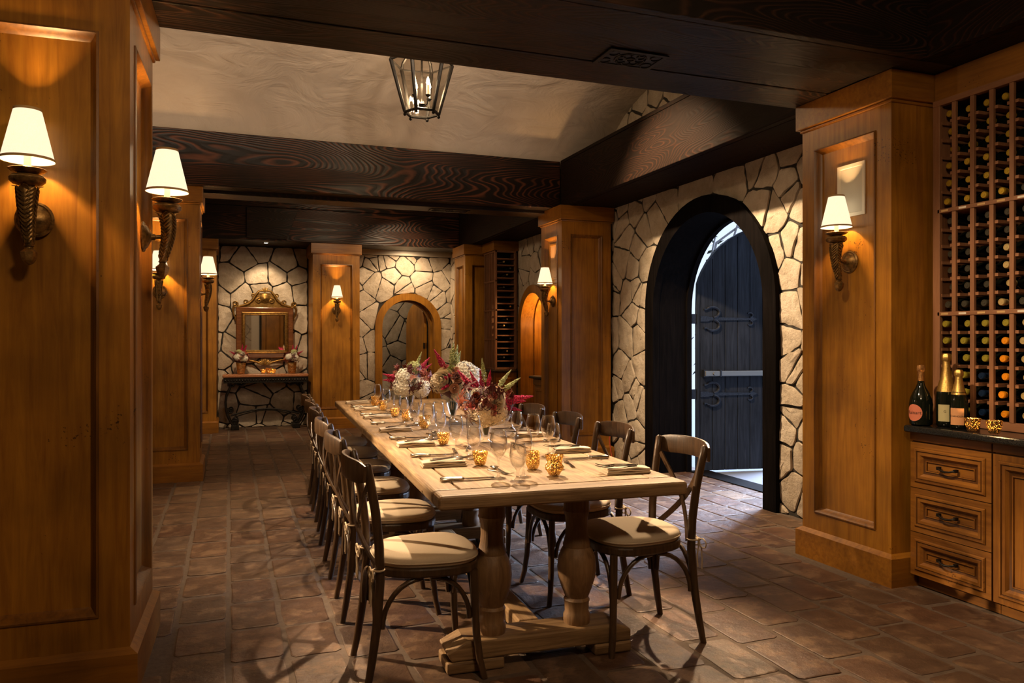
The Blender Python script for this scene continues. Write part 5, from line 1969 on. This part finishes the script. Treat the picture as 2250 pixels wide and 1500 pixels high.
for z0, z1 in ((.549, .792), (.310, .545), (.076, .306)):
    panel_front(cab, 'drawer', yb + .004, ya - .004, z0, z1, 1, MT['cab'], ((ya + yb) / 2, (z0 + z1) / 2))
cab2 = thing('door_cabinet', 'distressed amber cabinet with a raised-panel door at the right edge', 'cabinet', (XC, 0, 0))
MB().box(.02, .55, 2.08, 2.698, .075, .845).build('body', MT['cabv'], cab2)
MB().box(.06, .55, 2.08, 2.698, 0.006, .0745).build('toe_kick', MT['cab'], cab2)
MB().box(.0, .019, 2.08, 2.698, .80, .8445).build('top_rail', MT['cab'], cab2, bevel=.003)
panel_front(cab2, 'cabinet_door', 2.10, 2.695, .076, .792, 1, MT['cabv'], None)
ct_ = tag(MB().box(3.425, 4.03, 1.4, YP - .0005, .8462, .885).build('granite_counter', MT['granite'], bevel=.014, seg=3), 'polished black granite counter on the amber cabinets', 'counter')


# ---- champagne bottles
def text_mesh(body_, size):
    cu = bpy.data.curves.new('lettering', 'FONT')
    cu.body = body_
    cu.size = size
    cu.align_x = 'CENTER'
    cu.align_y = 'CENTER'
    o = bpy.data.objects.new('lettering_tmp', cu)
    COL.objects.link(o)
    bpy.context.view_layer.update()
    me = bpy.data.meshes.new_from_object(o.evaluated_get(bpy.context.evaluated_depsgraph_get()))
    bm = bmesh.new()
    bm.from_mesh(me)
    x_ = min(v.co.x for v in bm.verts)
    x1_ = max(v.co.x for v in bm.verts)
    while x_ < x1_:
        x_ += .003
        bmesh.ops.bisect_plane(bm, geom=bm.verts[:] + bm.edges[:] + bm.faces[:], plane_co=(x_, 0, 0), plane_no=(1, 0, 0))
    bm.to_mesh(me)
    bm.free()
    bpy.data.objects.remove(o)
    return me


def wrap(me, rad, z, ang=0.0):
    for v in me.vertices:
        a = ang + v.co.x / rad
        r = rad + .0021
        h = v.co.y + z
        v.co = (r * math.sin(a), -r * math.cos(a), h)
    me.update()
    return me


def patch(rad, z0, z1, a0, a1, oval=False, n=28, off=.0012):
    mb = MB()
    if not oval:
        v = []
        for i in range(n + 1):
            a = a0 + (a1 - a0) * i / n
            for z in (z0, z1):
                v.append(((rad + off) * math.sin(a), -(rad + off) * math.cos(a), z))
        return mb.add(v, [(2 * i, 2 * i + 2, 2 * i + 3, 2 * i + 1) for i in range(n)])
    ca, cz, ra_, rz_ = (a0 + a1) / 2, (z0 + z1) / 2, (a1 - a0) / 2, (z1 - z0) / 2
    v = [((rad + off) * math.sin(ca), -(rad + off) * math.cos(ca), cz)]
    for k in (.2, .4, .6, .8, 1.0):
        for i in range(24):
            t = 2 * pi * i / 24
            a = ca + k * ra_ * math.cos(t)
            v.append(((rad + off) * math.sin(a), -(rad + off) * math.cos(a), cz + k * rz_ * math.sin(t)))
    f = [(0, 1 + i, 1 + (i + 1) % 24) for i in range(24)] + [(1 + 24 * g_ + i, 25 + 24 * g_ + i, 25 + 24 * g_ + (i + 1) % 24, 1 + 24 * g_ + (i + 1) % 24) for g_ in range(4) for i in range(24)]
    return mb.add(v, f)


MT['salmon'] = flat('salmon_label', (.62, .19, .11), .6)
MT['paper'] = flat('cream_label', (.50, .45, .24), .6)
MT['peach'] = flat('peach_label', (.66, .33, .15), .5)
MT['ink'] = flat('label_ink', (.03, .02, .015), .6)
MT['gold'] = grainy('gold_foil', (.48, .30, .08), (.66, .45, .14), .3, .85, scale=140, bmp=.5)
MT['copper'] = grainy('copper_foil', (.45, .22, .08), (.62, .34, .13), .3, .85, scale=140, bmp=.5)


def champagne(label, x, y, rz, prof, foil_prof, head, fmat, lab):
    t = thing('champagne_bottle', label, 'bottle', (x, y, .886), rz, 'champagne bottles on the counter')
    MB().lathe(prof, 28).build('glass_body', MT['bottle'], t, smooth=.8)
    MB().lathe(foil_prof, 28).build('foil', fmat, t, smooth=.8)
    MB().lathe(head, 18, lobes=6, amp=.06).build('wired_cork', fmat, t, smooth=.6)
    lab(t)
    return t


def lab1(t):
    p = patch(.058, .025, .115, -.75, .75, True).build('label', MT['salmon'], t, smooth=3)
    m = wrap(text_mesh('Ruinart', .026), .058, .07)
    m.materials.clear()
    obj('lettering', m, MT['ink'], p)


def lab2(t):
    p = patch(.049, .03, .118, -.62, .62).build('label', MT['paper'], t, smooth=3)
    m = wrap(text_mesh('G', .018), .049, .082, .1)
    m.materials.clear()
    obj('lettering', m, MT['ink'], p)


def lab3(t):
    p = patch(.0435, .022, .108, -.75, .75).build('label', MT['peach'], t, smooth=3)
    m = wrap(text_mesh('CHANDON', .0125), .0435, .066, .0)
    m.materials.clear()
    obj('lettering', m, MT['ink'], p)
    MB().lathe([(.0362, .176), (.0335, .187), (.0305, .186), (.0315, .178)], 28).build('neck_band', MT['gold'], t, smooth=.8)


champagne('squat champagne bottle with salmon oval label, next to the pillar', 3.487, 3.118, math.radians(-84),
          [(0, .004), (.045, 0), (.056, .008), (.058, .03), (.058, .115), (.053, .145), (.041, .175), (.027, .20), (.018, .222), (.0155, .24), (.0155, .285)],
          [(.0165, .238), (.0162, .29)], [(.018, .288), (.021, .296), (.0205, .312), (.016, .322), (.0, .325)], MT['copper'], lab1)
champagne('tallest champagne bottle with gold neck foil and cream label', 3.562, 3.026, math.radians(-62),
          [(0, .004), (.04, 0), (.048, .008), (.049, .03), (.049, .165), (.045, .19), (.036, .225), (.026, .26), (.020, .30), (.0175, .33)],
          [(.0465, .185), (.0375, .225), (.0275, .26), (.0212, .30), (.0185, .335), (.018, .345)], [(.0195, .345), (.0235, .355), (.023, .372), (.018, .384), (.0, .387)], MT['gold'], lab2)
champagne('shorter champagne bottle with peach label beside the counter votives', 3.536, 2.930, math.radians(-62),
          [(0, .004), (.036, 0), (.043, .008), (.0435, .03), (.0435, .13), (.041, .15), (.034, .18), (.025, .21), (.018, .235), (.016, .26)],
          [(.0315, .190), (.0255, .212), (.0185, .24), (.0165, .268)], [(.0175, .268), (.021, .276), (.0205, .292), (.016, .303), (.0, .306)], MT['gold'], lab3)

# ================================================================== BACK-RIGHT CORNER CABINET AND RACK
bc = thing('corner_cabinet', 'dark amber base cabinet with black top in the back right corner', 'cabinet', (3.61, 10.60, 0))
MB().box(.02, .37, .02, .63, 0.006, .875).build('body', MT['cabv'], bc)
MB().rects(.04, .36, .10, .80, [(0, .0), (.0, .012), (.03, .012), (.04, .004)], fm((.0, .02, 0), (1, 0, 0), (0, 0, 1)), True).build('front_panel', MT['cabv'], bc)
MB().rects(-.60, -.05, .10, .80, [(0, .0), (.0, .012), (.03, .012), (.04, .004)], fm((.02, 0, 0), (0, -1, 0), (0, 0, 1)), True).build('side_panel', MT['cabv'], bc)
MB().box(-.06, .37, -.03, .635, .876, .915).build('top_slab', MT['granite'], bc, bevel=.01)
br = thing('small_wine_rack', 'small dark wine rack with many slots in the back right corner', 'wine rack', (3.66, 10.66, .916))
RH = 1.72
MB().box(.06, .34, .30, .55, .01, RH).build('shade_block', MT['black'], br)  # black block stands in for the shade deep inside the rack
MB().box(.331, .36, .031, .55, .01, RH).build('side_panel', MT['rack'], br)
for (a, b) in ((0, .03), (.30, .33)):
    MB().box(a, b, 0, .03, 0, RH).build('front_stile', MT['rack'], br, bevel=.003)
MB().box(0, .33, .0, .03, RH, RH + .03).build('head_rail', MT['rack'], br)
MB().box(0, .33, -.002, .03, -.0, .03).build('bottom_rail', MT['rack'], br)
for k in range(17):
    z = .03 + (k + 1) * (RH - .03) / 18
    MB().box(.031, .30, -.003, .29, z - .009, z + .009).build('slat', MT['rack'], br)
for k in range(5):
    y = .03 + k * .115
    MB().box(-.002, .03, y, y + .02, .0, RH + .03).build('side_post', MT['rack'], br)
for z in (0.0, .43, .86, 1.29, RH + .005):
    MB().box(-.002, .03, 0, .53, z, z + .022).build('side_rail', MT['rack'], br)
MB().box(-.02, .37, -.0, .55, RH + .031, 1.89).build('fascia', MT['wood_x'], br)
for k in range(12):
    z = .95 + rb.choice(range(18)) * (RH - .03) / 18
for k, row in enumerate((1, 2, 4, 6, 7, 9, 12, 14, 15, 16)):
    z = .916 + .03 + (row + .2) * (RH - .03) / 18
    t = thing('stored_bottle', 'dark bottle in the %s slot up of the small back rack' % ['', 'second', 'third', '', 'fifth', '', 'seventh', 'eighth', '', 'tenth', '', '', 'thirteenth', '', 'fifteenth', 'sixteenth', 'seventeenth'][row], 'bottle', (3.80 + .05 * (k % 3), 10.665, z + .034), 0, 'bottles in the small back rack')
    MB().lathe([(.0, 0), (.012, .001), (.013, .02), (.012, .024)], 10, Rx(-pi / 2)).build('foil_cap', MT['cream_foil'] if k % 2 else MT['satin'], t, smooth=.8)
    MB().lathe([(.011, .0245), (.012, .06), (.029, .10), (.031, .12), (.031, .26), (0, .262)], 12, Rx(-pi / 2)).build('bottle_body', MT['bottle'], t, smooth=.8)
# small sideboard beyond the far pillar
sb = thing('sideboard', 'dark topped amber sideboard end peeking out beyond the far pillar', 'sideboard', (3.62, 8.28, 0))
MB().box(.02, .36, .0, .78, 0.006, .86).build('body', MT['cabv'], sb)
MB().box(.0, .36, -.0, .80, .78, .8595).build('frieze', MT['cabv'], sb, bevel=.01)
MB().box(-.04, .36, -.0, .84, .861, .895).build('top_slab', MT['iron'], sb, bevel=.012, seg=3)
MB().rects(-.74, -.04, .10, .74, [(0, .0), (.0, .012), (.03, .012), (.04, .004)], fm((.02, 0, 0), (0, -1, 0), (0, 0, 1)), True).build('side_panel', MT['cabv'], sb)

# ---- outlet and red cord on the stone wall
ol_ = thing('wall_outlet', 'small black outlet box on the stone wall behind the right chairs', 'outlet', (XW - .055, 7.38, .395))
MB().box(-.012, .055, -.035, .035, -.045, .045).build('box', MT['black'], ol_, bevel=.004)
MB().box(-.016, -.0121, -.02, .02, -.03, .03).build('plate', MT['iron'], ol_)
tag(MB().tube([(XW - .06, 7.62, .36), (XW - .10, 7.60, .25), (XW - .09, 7.58, .12), (XW - .11, 7.50, .012), (XW - .14, 7.35, .012)], .006, 6).build('red_cord', MT['red'], smooth=3), 'thin red cord hanging down the stone wall behind the right chairs', 'cord')
